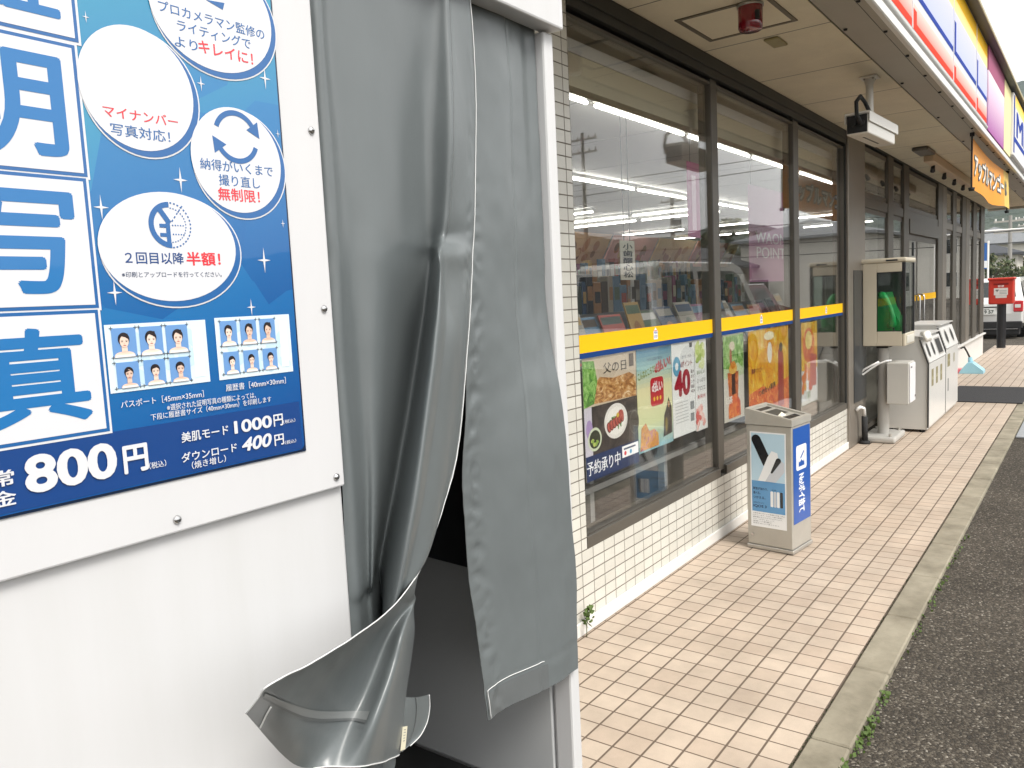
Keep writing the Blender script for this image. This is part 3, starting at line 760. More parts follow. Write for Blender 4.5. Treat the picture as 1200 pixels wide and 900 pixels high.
for i in range(nr2):
    for j in range(nc2):
        p = G2[i][j]; u_ = j/(nc2-1); v_ = i/(nr2-1)
        e = math.exp(-((u_-0.11)/0.085)**2)
        a = e*0.0035*abs(noise.noise((p.x*28, 7.7, p.z*42)))*(0.35+0.65*min(1, v_*2.2))*2.0+0.0022*noise.noise((p.x*9, 2.2, p.z*7))+0.0010*noise.noise((p.x*30, 5.2, p.z*22))
        a += 0.0016*math.exp(-((u_-0.62+0.06*v_)/0.012)**2)
        a += 0.0012*math.exp(-((v_-0.955)/0.004)**2)
        G2[i][j] = p+Vector((0, a, 0))
mb = MB(); grid_mesh(mb, G2, VINYL)
cur2 = thing('curtain', (1.17, 0.87, 0.75), 'flat grey vinyl curtain hanging straight beside the booth end post', 'curtain')
mb.build('sheet', cur2)
mb = MB(); strip(G2, nr2-9, nr2-1, 3, int(nc2*0.62), 0.0012, VINYL2, mb); mb.build('hem_band', cur2)
mb = MB()
i_ = nr2-10
q = [G2[nr2-1-k][5] for k in range(0, 9, 2)]+[G2[i_][j] for j in range(5, int(nc2*0.60), 3)]
mb.tube([p+Vector((0, -0.002, 0)) for p in q], 0.0009, PIPING, 5)
mb.tube([p+Vector((0, -0.0007, 0)) for p in [r_[0] for r_ in G2]], 0.0009, VINYL2, 5)
mb.build('hem_stitching', cur2)

# ------------------------------------------------------------------ the shop
shop = thing('convenience_store', (10.0, 1.83, 0), 'white tiled shop with long bronze framed windows under a deep canopy', 'shop')
YM = 1.843
def fx(px, py, Y=YM): return atY(px, py, Y).x
XW0 = 2.985
M1 = (fx(832.5, 120), fx(840, 120)); M2 = (fx(929.5, 180), fx(935.5, 180)); ME = (fx(989.5, 190), fx(994.5, 190)); XP = fx(1009.5, 250)
mb = MB()
mb.box(0.9, XW0-0.004, YW, 1.97, 0.0, 2.84, TILE_WALL)
mb.box(XW0-0.0035, ME[0]+0.10, YW+0.0005, 1.97, 0.0, 0.374, TILE_WALL)
mb.build('tile_wall', shop)
mb = MB(); mb.rbox(1.40, ME[1]+0.08, YW-0.013, YW-0.0006, 0.003, 0.066, SKIRT, 0.003, 1); mb.build('skirting', shop)
GY = 1.860
LOGO_B = ink('#1f4fa3'); LOGO_R = ink('#d8343f'); LOGO_W = ink('#f6f6f6'); YEL = mat('stripe_yellow', (0.98, 0.54, 0.008), 0.6, spec=0.15); BLU = mat('stripe_blue', (0.010, 0.05, 0.19), 0.6, spec=0.15)
def store_logo(pr, cx, cz, s):
    pr.poly([(cx-0.42*s, cz-0.5*s), (cx+0.42*s, cz-0.5*s), (cx+0.42*s, cz+0.18*s), (cx+0.5*s, cz+0.18*s), (cx, cz+0.62*s), (cx-0.5*s, cz+0.18*s), (cx-0.42*s, cz+0.18*s)], LOGO_W, 2)
    pr.text('MINI', cx-0.34*s, cz+0.02*s, cx+0.34*s, 0.22*s, LOGO_B, 3, 0.02, 2); pr.text('STOP', cx-0.34*s, cz-0.36*s, cx+0.34*s, 0.24*s, LOGO_B, 3, 0.02, 2)
    pr.rect(cx-0.3*s, cz+0.27*s, cx+0.3*s, cz+0.34*s, LOGO_R, 3)
def ring(mb, x0, x1, y0, y1, z0, z1, wl, wr, wb, wt, m):
    """one closed frame: outer rectangle with a rectangular hole"""
    O = [(x0, z0), (x1, z0), (x1, z1), (x0, z1)]; I = [(x0+wl, z0+wb), (x1-wr, z0+wb), (x1-wr, z1-wt), (x0+wl, z1-wt)]
    vs = [(x, y, z) for y in (y0, y1) for (x, z) in O+I]; fs = []
    for i in range(4):
        j = (i+1) % 4; fs += [(i, j, 4+j, 4+i), (8+j, 8+i, 12+i, 12+j), (i, 8+i, 8+j, j), (4+i, 4+j, 12+j, 12+i)]
    mb.add(vs, fs, m)
def window(x0, x1, logo_x=None, stripe=True, stripe_l=False):
    """frame of one shop window from x0 to x1 with its pane and sticker band"""
    f = MB()
    ring(f, x0, x1, YM+0.0015, YW+0.0905, 0.376, 2.70, 0.022 if stripe_l else 0.003, 0.003, 0.056, 0.014, ALU)
    fo = f.build('window', shop)
    p = MB(); p.rbox(x0, x1-0.0005, YW-0.003, YM+0.001, 0.3755, 0.428, ALU, 0.002, 1); p.build('sill', fo)
    p = MB(); p.box(x0+(0.021 if stripe_l else 0.002), x1-0.002, GY, GY+0.006, 0.431, 2.687, GLASS); p.build('pane', fo)
    if stripe:
        s = MB(); y0 = GY-0.0012
        s.box(x0+(0.024 if stripe_l else 0.004), x1-0.004, y0, GY-0.0004, 1.249, 1.330, YEL); s.box(x0+(0.024 if stripe_l else 0.004), x1-0.004, y0, GY-0.0004, 1.224, 1.2492, BLU)
        if logo_x: store_logo(planeY(y0, s), logo_x, 1.290, 0.056)
        s.build('sticker_band', fo)
    return fo
window(XW0, M1[0]-0.002, atY(768, 389, GY).x, True, True)
window(M1[1], M2[0]-0.002, atY(892, 374, GY).x)
window(M2[1], ME[0]-0.022, atY(968, 364, GY).x)
for (a, b_) in (M1, M2):
    mb = MB(); mb.box(a, a+0.004, YM+0.001, YW+0.09, 0.4056, 2.72, ALU_D); mb.rbox(a+0.0045, b_-0.001, YM, YW+0.09, 0.4053, 2.72, ALU, 0.003, 1)  # dark strip: shade of the mullion's side put into its colour
    mb.build('mullion', shop)
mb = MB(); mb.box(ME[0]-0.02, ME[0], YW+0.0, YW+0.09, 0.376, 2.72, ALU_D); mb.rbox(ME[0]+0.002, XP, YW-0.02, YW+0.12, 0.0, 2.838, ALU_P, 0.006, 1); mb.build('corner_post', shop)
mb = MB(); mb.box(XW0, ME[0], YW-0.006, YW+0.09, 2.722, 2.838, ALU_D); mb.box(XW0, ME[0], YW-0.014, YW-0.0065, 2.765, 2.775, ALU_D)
mb.build('window_header', shop)

# entrance: posts, transom, doors
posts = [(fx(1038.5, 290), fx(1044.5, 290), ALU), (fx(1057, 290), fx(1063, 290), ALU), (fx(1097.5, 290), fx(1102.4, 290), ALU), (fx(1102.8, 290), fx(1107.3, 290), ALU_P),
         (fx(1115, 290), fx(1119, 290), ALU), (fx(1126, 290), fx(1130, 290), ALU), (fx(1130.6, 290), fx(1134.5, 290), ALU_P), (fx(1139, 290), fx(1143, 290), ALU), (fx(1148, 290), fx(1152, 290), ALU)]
XE = posts[-1][1]
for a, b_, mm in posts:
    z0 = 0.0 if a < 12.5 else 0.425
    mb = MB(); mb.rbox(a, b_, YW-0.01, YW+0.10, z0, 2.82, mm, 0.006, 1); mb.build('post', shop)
def glazed(x0, x1, z0, z1, name='window', rail=0.05, stripe=None):
    f = MB(); y0, y1 = YW+0.012, YW+0.07
    ring(f, x0, x1, y0, y1, z0, z1, 0.012, 0.012, rail, rail, ALU)
    fo = f.build(name, shop)
    p = MB(); p.box(x0+0.001, x1-0.001, GY-0.02, GY-0.014, z0+rail-0.004, z1-rail+0.004, GLASS); p.build('pane', fo)
    if stripe:
        s = MB(); s.box(x0+0.02, x1-0.02, GY-0.0215, GY-0.0205, 1.25, 1.33, YEL); s.box(x0+0.02, x1-0.02, GY-0.0215, GY-0.0205, 1.225, 1.2497, BLU); s.build('sticker_band', fo)
    return fo
edges = [XP]+[v for p in posts for v in p[:2]]
bays = [(edges[i], edges[i+1]) for i in range(0, len(edges)-1, 2)]
for i, (a, b_) in enumerate(bays):
    if b_-a < 0.08: continue
    mb = MB(); mb.rbox(a+0.001, b_-0.001, YW-0.002, YW+0.09, 2.225, 2.325, ALU if i < 4 else ALU_P, 0.005, 1); mb.build('transom', shop)
    glazed(a+0.002, b_-0.002, 2.327, 2.80)
    low = 0.428 if a > 12.5 else 0.05
    if i == 2: continue                               # the sliding doors' bay
    glazed(a+0.002, b_-0.002, low, 2.222, stripe=(i in (1, 3)))
mb = MB(); mb.box(XP, XE, YW-0.005, YW+0.09, 2.822, 2.838, ALU_D); mb.build('entrance_header', shop)
a, b_ = bays[2]
mb = MB(); mb.box(a+0.001, b_-0.001, YW-0.02, YW+0.10, 2.06, 2.223, ALU); mb.build('door_operator', shop)
mid = fx(1074, 300)
for (x0, x1, hx) in ((a+0.003, mid-0.003, mid-0.14), (mid+0.003, b_-0.003, mid+0.16)):
    d = MB()
    for q0, q1 in ((x0, x0+0.06), (x1-0.06, x1)): d.box(q0, q1, YW+0.02, YW+0.06, 0.01, 2.057, ALU)
    d.box(x0+0.0605, x1-0.0605, YW+0.02, YW+0.06, 0.01, 0.12, ALU); d.box(x0+0.0605, x1-0.0605, YW+0.02, YW+0.06, 1.98, 2.057, ALU)
    do = d.build('door', shop)
    p = MB(); p.box(x0+0.058, x1-0.058, GY-0.02, GY-0.014, 0.118, 1.982, GLASS); p.build('pane', do)
    s = MB(); s.box(x0+0.062, x1-0.062, GY-0.0215, GY-0.0205, 1.25, 1.33, YEL); s.build('sticker_band', do)
    h = MB(); h.tube([(hx, YW+0.02, 0.85), (hx, YW-0.045, 0.87), (hx, YW-0.05, 0.9), (hx, YW-0.05, 1.28), (hx, YW-0.045, 1.31), (hx, YW+0.02, 1.33)], 0.014, CHROME, 8); h.build('handle', do)
mb = MB(); mb.box(fx(1102.8, 290)+0.3, XE+0.02, YW-0.004, 1.98, 0.0, 0.40, SKIRT); mb.rbox(fx(1102.8, 290)+0.28, XE+0.06, YW-0.05, YW+0.10, 0.40, 0.424, SKIRT, 0.004, 1); mb.build('base_wall', shop)
# black wall strip, then a dark sheet painted as the post metal's reflection
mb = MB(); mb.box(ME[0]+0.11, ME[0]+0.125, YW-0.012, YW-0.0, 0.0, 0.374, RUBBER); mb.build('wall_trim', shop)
mb = MB(); mb.rbox(ME[0]+0.16, XP+0.01, YW-0.026, YW-0.0205, 0.40, 1.62, mat('dark_reflection_sheet', (0.028, 0.032, 0.036), 0.3, spec=0.6), 0.001, 1); mb.build('dark_reflection_sheet', shop)

IN_W = mat('interior_white', (0.45, 0.45, 0.43), 0.6, var=0.04); IN_F = mat('interior_floor', (0.40, 0.375, 0.32), 0.3, var=0.08, vscale=3)
IN_C = mat('interior_ceiling', (0.80, 0.80, 0.77), 0.7)
ZC = 2.62
mb = MB(); mb.box(2.3, XE, 1.972, 9.5, -0.15, 0.012, IN_F); mb.build('interior_floor', shop)
mb = MB(); mb.box(2.3, XE, 1.98, 9.5, ZC, ZC+0.06, IN_C)
for k in range(14): mb.box(3.0+k*1.1, 3.012+k*1.1, 1.985, 9.4, ZC-0.0015, ZC-0.0002, mat('ceiling_joint', (0.45, 0.45, 0.43), 0.8))
mb.build('interior_ceiling', shop)
mb = MB(); mb.box(2.3, XE, 9.3, 9.5, 0.012, ZC, IN_W); mb.box(2.3, 2.42, 1.98, 9.3, 0.012, ZC, IN_W); mb.box(XE-0.12, XE, 2.0, 9.3, 0.012, ZC, IN_W); mb.build('interior_wall', shop)
mb = MB(); mb.box(0.9, XE+0.1, 1.1, 9.6, 3.0, 3.12, BEAM); mb.box(0.9, XE+0.1, 1.84, 9.6, 2.845, 2.999, BEAM); mb.build('roof', shop)
mb = MB(); mb.box(2.2, XE+0.02, 9.51, 9.6, 0, 2.84, SKIRT); mb.box(XE+0.002, XE+0.10, 1.99, 9.5, 0, 2.84, SKIRT); mb.build('outer_wall', shop)

mb = MB(); mb.box(2.43, XP, 1.985, 2.06, 2.47, ZC-0.002, mat('reflected_soffit_olive', (0.72, 0.67, 0.50), 0.7)); mb.build('soffit_reflection_board', shop)  # added board, coloured like the canopy underside mirrored in the glass
# canopy
XC = 18.7
mb = MB(); mb.box(-3.0, XC, 1.145, YW+0.006, 2.8405, 2.90, SOFFIT); mb.build('soffit', shop)
mb = MB()
mb.box(-3.0, XC, 0.913, 1.130, 2.834, 3.0, BEAM)
mb.box(-3.0, XC, 1.1305, 1.1445, 2.846, 2.95, ALU_D)
mb.box(-3.0, XC, 0.966, 0.969, 2.8325, 2.8335, ALU_D)
mb.box(XC-0.12, XC, 0.93, YW, 2.80, 2.839, BEAM)
bo = mb.build('canopy_beam', shop)
for k in range(42):
    x, y = (1.2+0.6*k, 0.955) if k < 30 else (1.6+1.5*(k-30), 1.11)
    mb = MB(); mb.lathe([(0.0, -0.009), (0.010, -0.008), (0.011, 0.0)], (x, y, 2.8325), DARK, 8); mb.build('bolt', bo)
mb = MB(); mb.rbox(-3.0, XC, 0.878, 0.911, 2.800, 2.856, mat('white_lip', (0.74, 0.73, 0.70), 0.4), 0.006, 1)
mb.tube([(-3.0, 0.896, 2.884), (XC, 0.896, 2.884)], 0.024, mat('grey_tube', (0.55, 0.55, 0.53), 0.4), 12); mb.build('canopy_lip', shop)
mb = MB(); mb.box(-3.0, XC, 0.93, 1.09, 3.001, 3.62, BEAM); mb.build('fascia_backing', shop)
mb = MB(); mb.box(-3.0, XC, 0.808, 1.12, 3.622, 3.640, ALU_D); mb.box(-3.0, XC, 0.800, 0.8075, 3.618, 3.645, mat('gutter_edge', (0.42, 0.37, 0.22), 0.5)); mb.build('roof_brow', shop)

# fascia signs
def sign_mat(name, z0, z1, c0, c1):
    mt = bpy.data.materials.new(name); mt.use_nodes = True; t = mt.node_tree; b = t.nodes['Principled BSDF']
    tc = t.nodes.new('ShaderNodeTexCoord'); sp = t.nodes.new('ShaderNodeSeparateXYZ'); t.links.new(tc.outputs['Object'], sp.inputs[0])
    mr = t.nodes.new('ShaderNodeMapRange'); mr.inputs[1].default_value = z0; mr.inputs[2].default_value = z1; t.links.new(sp.outputs[2], mr.inputs[0])
    mx = t.nodes.new('ShaderNodeMix'); mx.data_type = 'RGBA'; mx.inputs['A'].default_value = (*lin(c0), 1); mx.inputs['B'].default_value = (*lin(c1), 1)
    t.links.new(mr.outputs[0], mx.inputs['Factor']); t.links.new(mx.outputs['Result'], b.inputs['Base Color']); b.inputs['Roughness'].default_value = 0.25
    b.inputs['Roughness'].default_value = 0.7; b.inputs['Specular IOR Level'].default_value = 0.12
    return mt
SG_W = mat('sign_white', (0.72, 0.72, 0.73), 0.5, spec=0.2)
def sink(h): return mat('sign_ink_'+h.strip('#'), h, 0.7, spec=0.12)
fs = thing('fascia_sign', (4.0, 0.9, 2.9), 'long white sign above the canopy with red, blue and yellow stripes', 'sign')
XS0, XS1 = -3.0, 8.80
mb = MB(); mb.box(XS0, XS1, 0.884, 0.9295, 2.911, 3.62, SG_W); mb.build('light_box', fs)
GR = [ -2.66, -1.10, 0.46, 2.02, 3.58, 5.14, 6.70, 8.0]
GB = [x for x in GR]
mb = MB(); pr2 = planeY(0.884, mb, 0.0005); cur_x = XS0
RS = sign_mat('sign_red', 0.0, 0.15, '#ea4a38', '#f9cdc4')
RSS = sink('#e2402a'); BS = sink('#22409a'); LV = sign_mat('sign_lavender', 0.2, 0.52, '#b9c2ea', '#d3d4f2'); YS = sign_mat('sign_yellow', 0.5, 0.72, '#fff2b0', '#f2c21a'); RSB = sink('#e8543f')
for k in range(len(GR)):
    a = GR[k]+0.012; b_ = (GR[k+1] if k+1 < len(GR) else XS1)-0.012
    pr2.rect(a, 2.918, b_, 3.06, RS, 1); pr2.rect(a, 2.916, b_, 2.962, RSS, 2); pr2.rect(a, 2.918, a+0.12, 3.03, RSS, 3)
    pr2.rect(a, 3.108, b_, 3.146, BS, 2); pr2.rect(a, 3.1425, b_, 3.395, LV, 1); pr2.rect(a, 3.118, a+0.11, 3.34, BS, 3)
    pr2.rect(a, 3.410, b_, 3.612, YS, 1); pr2.rect(a, 3.50, b_, 3.612, sink('#efba10'), 2)
mb.build('stripes', fs)
for x in GR: mb = MB(); mb.box(x-0.006, x+0.006, 0.879, 0.8845, 2.911, 3.617, SG_W); mb.build('joint_strip', fs)
PG = sign_mat('sign_purple', -0.03, 0.55, '#a2549d', '#f5e3ee')
s2 = thing('fascia_sign', (9.6, 0.9, 2.86), 'short fascia panel fading from purple up to pale pink with a cream side', 'sign')
mb = MB(); mb.box(8.806, 10.30, 0.872, 0.9295, 2.862, 3.40, PG); mb.build('light_box', s2)
mb = MB(); mb.box(8.806, 10.30, 0.872, 0.9295, 3.401, 3.62, sink('#a8607e')); mb.build('top_panel', s2)
mb = MB(); mb.box(10.302, 11.05, 0.870, 0.9295, 2.862, 3.60, sink('#efe3ac')); mb.build('side_panel', s2)
s3 = thing('fascia_sign', (13, 0.86, 2.88), 'white box sign with blue outlined lettering farther along the canopy', 'sign')
mb = MB(); mb.rbox(11.052, 18.6, 0.84, 0.9295, 2.885, 3.59, SG_W, 0.01, 1); mb.build('light_box', s3)
mb = MB(); pr3 = planeY(0.8395, mb, 0.0006)
pr3.rect(11.06, 2.92, 11.20, 3.56, BS, 1); pr3.rect(11.06, 3.05, 18.55, 3.11, BS, 1); pr3.rect(13.2, 2.90, 18.55, 2.985, RSS, 1); pr3.rect(11.2, 3.45, 18.55, 3.58, YS, 1)
pr3.text('MINISTOP', 11.4, 3.13, 17.8, 0.30, BS, 2, 0.03, 4)
mb.build('lettering', s3)

# ------------------------------------------------------------------ things on the soffit
ZS = 2.8405
hat = thing('access_hatch', (4.1, 1.5, ZS), 'square inspection hatch with a dark frame in the canopy ceiling', 'hatch')
c1, c2, c3 = atZ(788, 24, ZS), atZ(832, 48, ZS), atZ(935, 23, ZS)
hx0, hx1 = c1.x, c3.x-0.0; hy0, hy1 = c3.y, c2.y
hx1 = (c2.x+c3.x)/2
mb = MB()
for (a, b_, c_, d_) in ((hx0, hx1, hy0, hy0+0.022), (hx0, hx1, hy1-0.022, hy1), (hx0, hx0+0.022, hy0+0.0222, hy1-0.0222), (hx1-0.022, hx1, hy0+0.0222, hy1-0.0222)):
    mb.box(a, b_, c_, d_, ZS-0.006, ZS-0.0005, mat('hatch_frame', (0.17, 0.15, 0.11), 0.5, 0.3))
mb.build('frame', hat)
mb = MB(); mb.box(hx0+0.024, hx1-0.024, hy0+0.024, hy1-0.024, ZS-0.003, ZS-0.0006, mat('hatch_board', (0.86, 0.80, 0.63), 0.8, var=0.05)); mb.build('board', hat)
p = atZ(879, 4, ZS)
bea = thing('warning_beacon', (p.x, p.y, ZS), 'red glass warning beacon hanging from the canopy ceiling beside the hatch', 'warning light')
REDG = bpy.data.materials.new('red_glass'); REDG.use_nodes = True
b_ = REDG.node_tree.nodes['Principled BSDF']; b_.inputs['Base Color'].default_value = (0.30, 0.003, 0.016, 1); b_.inputs['Roughness'].default_value = 0.08; b_.inputs['Coat Weight'].default_value = 1; b_.inputs['Transmission Weight'].default_value = 0.35
rb = 0.058
mb = MB(); mb.lathe([(0, 0.0), (0.05, 0.0), (0.05, -0.004), (rb+0.004, -0.006), (rb+0.004, -0.018), (0, -0.018)], (p.x, p.y, ZS), STEEL, 24); mb.build('base', bea)
mb = MB(); mb.lathe([(rb, -0.0185), (rb*0.985, -0.08), (rb*0.97, -0.112), (rb*0.86, -0.124), (0, -0.126)], (p.x, p.y, ZS), REDG, 28); mb.build('dome', bea)
mb = MB(); mb.cyl((p.x, p.y, ZS-0.019), (p.x, p.y, ZS-0.09), 0.018, CHROME, 12); mb.cyl((p.x-0.035, p.y-0.045, ZS-0.05), (p.x-0.037, p.y-0.048, ZS-0.09), 0.012, DARK, 8); mb.build('reflector', bea)
p = atZ(909, 48, ZS)
mb = MB(); mb.rbox(p.x-0.085, p.x+0.085, p.y-0.04, p.y+0.04, ZS-0.014, ZS-0.0005, mat('olive_plate', (0.34, 0.30, 0.15), 0.5), 0.005, 1)
tag(mb.build('cover_plate'), 'small olive cover plate screwed to the canopy ceiling near the red beacon', 'cover plate')

# security camera
p = atZ(1019, 90, ZS)
cc = thing('security_camera', (p.x, p.y, ZS), 'white box security camera on a drop pole under the canopy', 'camera')
PW = mat('camera_white', (0.74, 0.72, 0.66), 0.35); 
mb = MB(); mb.rbox(p.x-0.055, p.x+0.055, p.y-0.055, p.y+0.055, ZS-0.012, ZS-0.0005, PW, 0.003, 1)
for k in range(4): mb.cyl((p.x+0.038*math.cos(k*1.57+.78), p.y+0.038*math.sin(k*1.57+.78), ZS-0.022), (p.x+0.038*math.cos(k*1.57+.78), p.y+0.038*math.sin(k*1.57+.78), ZS-0.012), 0.006, STEEL, 6)
mb.cyl((p.x, p.y, ZS-0.012), (p.x, p.y, ZS-0.05), 0.036, PW, 12, r2=0.026); mb.build('bracket', cc)
mb = MB(); mb.cyl((p.x, p.y, ZS-0.04), (p.x, p.y, ZS-0.245), 0.0235, PW, 16); mb.lathe([(0, .03), (.03, .02), (.036, 0), (.03, -.02), (0, -.03)], (p.x, p.y, ZS-0.25), PW, 16); mb.build('pole', cc)
ax = Vector((0.995, -0.05, 0.0)).normalized(); sd_ = Vector((0, 0, 1)).cross(ax).normalized(); up_ = ax.cross(sd_)
cctr = Vector((p.x-0.02, p.y-0.02, ZS-0.345))
mt_ = Matrix(((ax.x, sd_.x, up_.x, cctr.x), (ax.y, sd_.y, up_.y, cctr.y), (ax.z, sd_.z, up_.z, cctr.z), (0, 0, 0, 1)))
mb = MB(); mb.rbox(-0.33, 0.30, -0.066, 0.066, -0.070, 0.050, PW, 0.008, 2, False, mt_); ho = mb.build('housing', cc)
mb = MB(); mb.rbox(-0.335, 0.345, -0.074, 0.074, 0.0505, 0.066, PW, 0.004, 1, False, mt_); mb.rbox(-0.335, 0.345, -0.076, -0.0705, 0.0, 0.062, PW, 0.002, 1, False, mt_); mb.rbox(-0.335, 0.345, 0.0705, 0.076, 0.0, 0.062, PW, 0.002, 1, False, mt_); mb.build('sunshield', cc)
mb = MB(); mb.rbox(0.3005, 0.306, -0.05, 0.05, -0.045, 0.03, DARK, 0.002, 1, False, mt_); mb.build('lens_window', cc)
mb = MB(); mb.rbox(-0.337, -0.3305, -0.060, 0.060, -0.06, 0.046, RUBBER, 0.002, 1, False, mt_)
for q in (-0.028, 0.02): mb.cyl(mt_ @ Vector((-0.36, q, -0.005)), mt_ @ Vector((-0.336, q, -0.005)), 0.02, RUBBER, 10)
mb.tube([mt_ @ Vector(v) for v in ((-0.358, -0.028, -0.005), (-0.44, -0.028, 0.03), (-0.42, -0.02, 0.11), (-0.30, -0.01, 0.165), (-0.16, 0, 0.15), (-0.05, 0, 0.10))], 0.012, RUBBER, 8); mb.build('cable', cc)
mb = MB(); mb.rbox(-0.20, 0.14, -0.005, 0.005, -0.0725, -0.0703, DARK, 0.0005, 1, False, mt_); mb.build('slot', ho)

# light fitting with little spotlights
a, b_ = atZ(1092, 178, ZS), atZ(1139, 215, ZS)
lf = thing('light_fitting', ((a.x+b_.x)/2, 1.49, ZS), 'cream ceiling fitting with small black spotlights beside the orange banner', 'light fitting')
FIT = mat('fitting_cream_orange_lit', (0.72, 0.56, 0.38), 0.4)  # reflected orange light is mixed into this cream
mb = MB(); mb.rbox(a.x, a.x+3.2, 1.44, 1.54, ZS-0.10, ZS-0.0005, FIT, 0.01, 1); mb.build('housing', lf)
mb = MB(); mb.rbox(a.x-0.5, a.x-0.04, 1.42, 1.57, ZS-0.04, ZS-0.0005, ALU, 0.01, 1); mb.build('junction_box', lf)
for k in range(4):
    x = a.x+0.35+0.8*k
    mb = MB(); mb.cyl((x, 1.49, ZS-0.10), (x, 1.50, ZS-0.13), 0.010, DARK, 8); mb.cyl((x-0.02, 1.50, ZS-0.12), (x+0.03, 1.51, ZS-0.155), 0.020, DARK, 12, r2=0.026); mb.build('spotlight', lf)

# orange banner hanging from the canopy edge
YBN = 0.985
bn = thing('banner', (10.3, YBN, 2.8), 'orange cloth banner with white lettering hanging from the canopy edge', 'banner')
x0b = atY(1139, 190, YBN).x; x1b = atY(1180, 235, YBN).x
OR = mat('banner_orange', (0.86, 0.33, 0.015), 0.6, var=0.06); ORY = mat('banner_yellow', (0.86, 0.60, 0.12), 0.6, var=0.25, vscale=9)
def wave(t): return 0.045*math.sin(t*5.2+0.5)*t
def zbot(t): return 2.335-0.02*math.sin(t*math.pi*1.15)+0.015*math.sin(t*9)
ztop = lambda t: 2.795-0.035*math.sin(t*math.pi)
for (t0, t1, mm, nm) in ((0, 0.80, OR, 'cloth'), (0.80, 1.0, ORY, 'end_panel')):
    vs = []; N_ = 40; K_ = 8
    for i in range(N_+1):
        t = lerp(t0, t1, i/N_)
        for k in range(K_+1):
            q = k/K_; vs.append((lerp(x0b, x1b, t), YBN+wave(t)*(0.4+0.6*q)+0.01*math.sin(t*16)*q, lerp(ztop(t), zbot(t), q)))
    mb = MB(); mb.add(vs, [(i*(K_+1)+k, i*(K_+1)+k+1, (i+1)*(K_+1)+k+1, (i+1)*(K_+1)+k) for i in range(N_) for k in range(K_)], mm, True); mb.build(nm, bn)
mb = MB()
def banner_text(body, t0, t1, z0, h, m, off, bold):
    vs, fs_ = text2d(body, 0.0, 4)
    xa = min(v[0] for v in vs); xb = max(v[0] for v in vs); ya = min(v[1] for v in vs); yb = max(v[1] for v in vs); n_ = 0
    for (ox, oz) in ([(0, 0)] if not bold else [(math.cos(k*math.pi/4)*bold, math.sin(k*math.pi/4)*bold) for k in range(8)]):
        n_ += 1
        for sgn in (-1, 1):                           # printed through: the same strokes on both faces
            out = []
            for (x, y) in vs:
                t = lerp(t0, t1, (x-xa)/(xb-xa))+ox*0.45; z = z0+(y-ya)/(yb-ya)*h-0.03*math.sin(t*math.pi)*0.6+oz; q = (ztop(t)-z)/(ztop(t)-zbot(t))
                out.append((lerp(x0b, x1b, t), YBN+wave(t)*(0.4+0.6*q)+0.01*math.sin(t*16)*q+sgn*(off+0.0001*n_), z))
            mb.add(out, fs_, m)
banner_text('アップルマンゴー', 0.06, 0.77, 2.475, 0.20, DARK, 0.003, 0.022); banner_text('アップルマンゴー', 0.06, 0.77, 2.475, 0.20, ink('#fbf6ea'), 0.006, 0.006)
banner_text('は', 0.83, 0.90, 2.50, 0.16, DARK, 0.003, 0.012)
mb.build('lettering', bn)
mb = MB()
for t in (0.0, 1.0):
    x = lerp(x0b, x1b, t)+(-0.01 if t == 0 else 0.01); mb.cyl((x, YBN, 2.83), (x, YBN, 2.33), 0.008, RUBBER, 8); mb.lathe([(0, 0), (0.03, 0), (0.022, -0.03), (0, -0.03)], (x, YBN, 2.335), RUBBER, 10); mb.cyl((x, YBN, 2.833), (x, YBN, 2.80), 0.02, DARK, 10)
mb.build('rods', bn)

# ------------------------------------------------------------------ posters on the shop windows (inside face of the glass)
YPS = GY+0.009
def poster(name, corners, label, cat='poster', paper='#eef0ee', design=None, group=None):
    """corners: x0, x1, z0, z1 on the glass; a sheet 0.6 mm thick with its print"""
    x0, x1, z0, z1 = corners
    mb = MB(); mb.box(x0, x1, YPS, YPS+0.0006, z0, z1, ink(paper, 0.35))
    pr = planeY(YPS, mb, 0.0004)
    if design: design(pr, x0, x1, z0, z1)
    o = mb.build(name); tag(o, label, cat, group); return o
def U(x0, x1, z0, z1): return (lambda u: lerp(x0, x1, u)), (lambda v: lerp(z0, z1, v))
def blotch(pr, x, y, w, h, cols, n, r, l):
    for k in range(n): pr.ell(random.uniform(x, x+w), random.uniform(y, y+h), r*random.uniform(.5, 1.3), r*random.uniform(.4, 1), ink(random.choice(cols), 0.35), l+0.04*k, 14, random.uniform(0, 3))
def photo(name, cols, scale=9.0, dist=1.2, stretch=(1, 1, 1)):
    """a printed photograph seen from afar: soft marbled tones between a few colours"""
    mt = bpy.data.materials.new(name); mt.use_nodes = True; t = mt.node_tree; b = t.nodes['Principled BSDF']
    tc = t.nodes.new('ShaderNodeTexCoord'); mp = t.nodes.new('ShaderNodeMapping'); mp.inputs['Scale'].default_value = stretch; t.links.new(tc.outputs['Object'], mp.inputs[0])
    n = t.nodes.new('ShaderNodeTexNoise'); n.inputs['Scale'].default_value = scale; n.inputs['Detail'].default_value = 7; n.inputs['Roughness'].default_value = 0.6; n.inputs['Distortion'].default_value = dist
    t.links.new(mp.outputs[0], n.inputs['Vector']); cr = t.nodes.new('ShaderNodeValToRGB'); e = cr.color_ramp.elements
    e[0].position = 0.28; e[0].color = (*lin(cols[0]), 1); e[1].position = 0.72; e[1].color = (*lin(cols[-1]), 1)
    for i, c in enumerate(cols[1:-1]): q = e.new(0.28+0.44*(i+1)/(len(cols)-1)); q.color = (*lin(c), 1)
    t.links.new(n.outputs['Fac'], cr.inputs[0]); t.links.new(cr.outputs[0], b.inputs['Base Color']); b.inputs['Roughness'].default_value = 0.3
    return mt
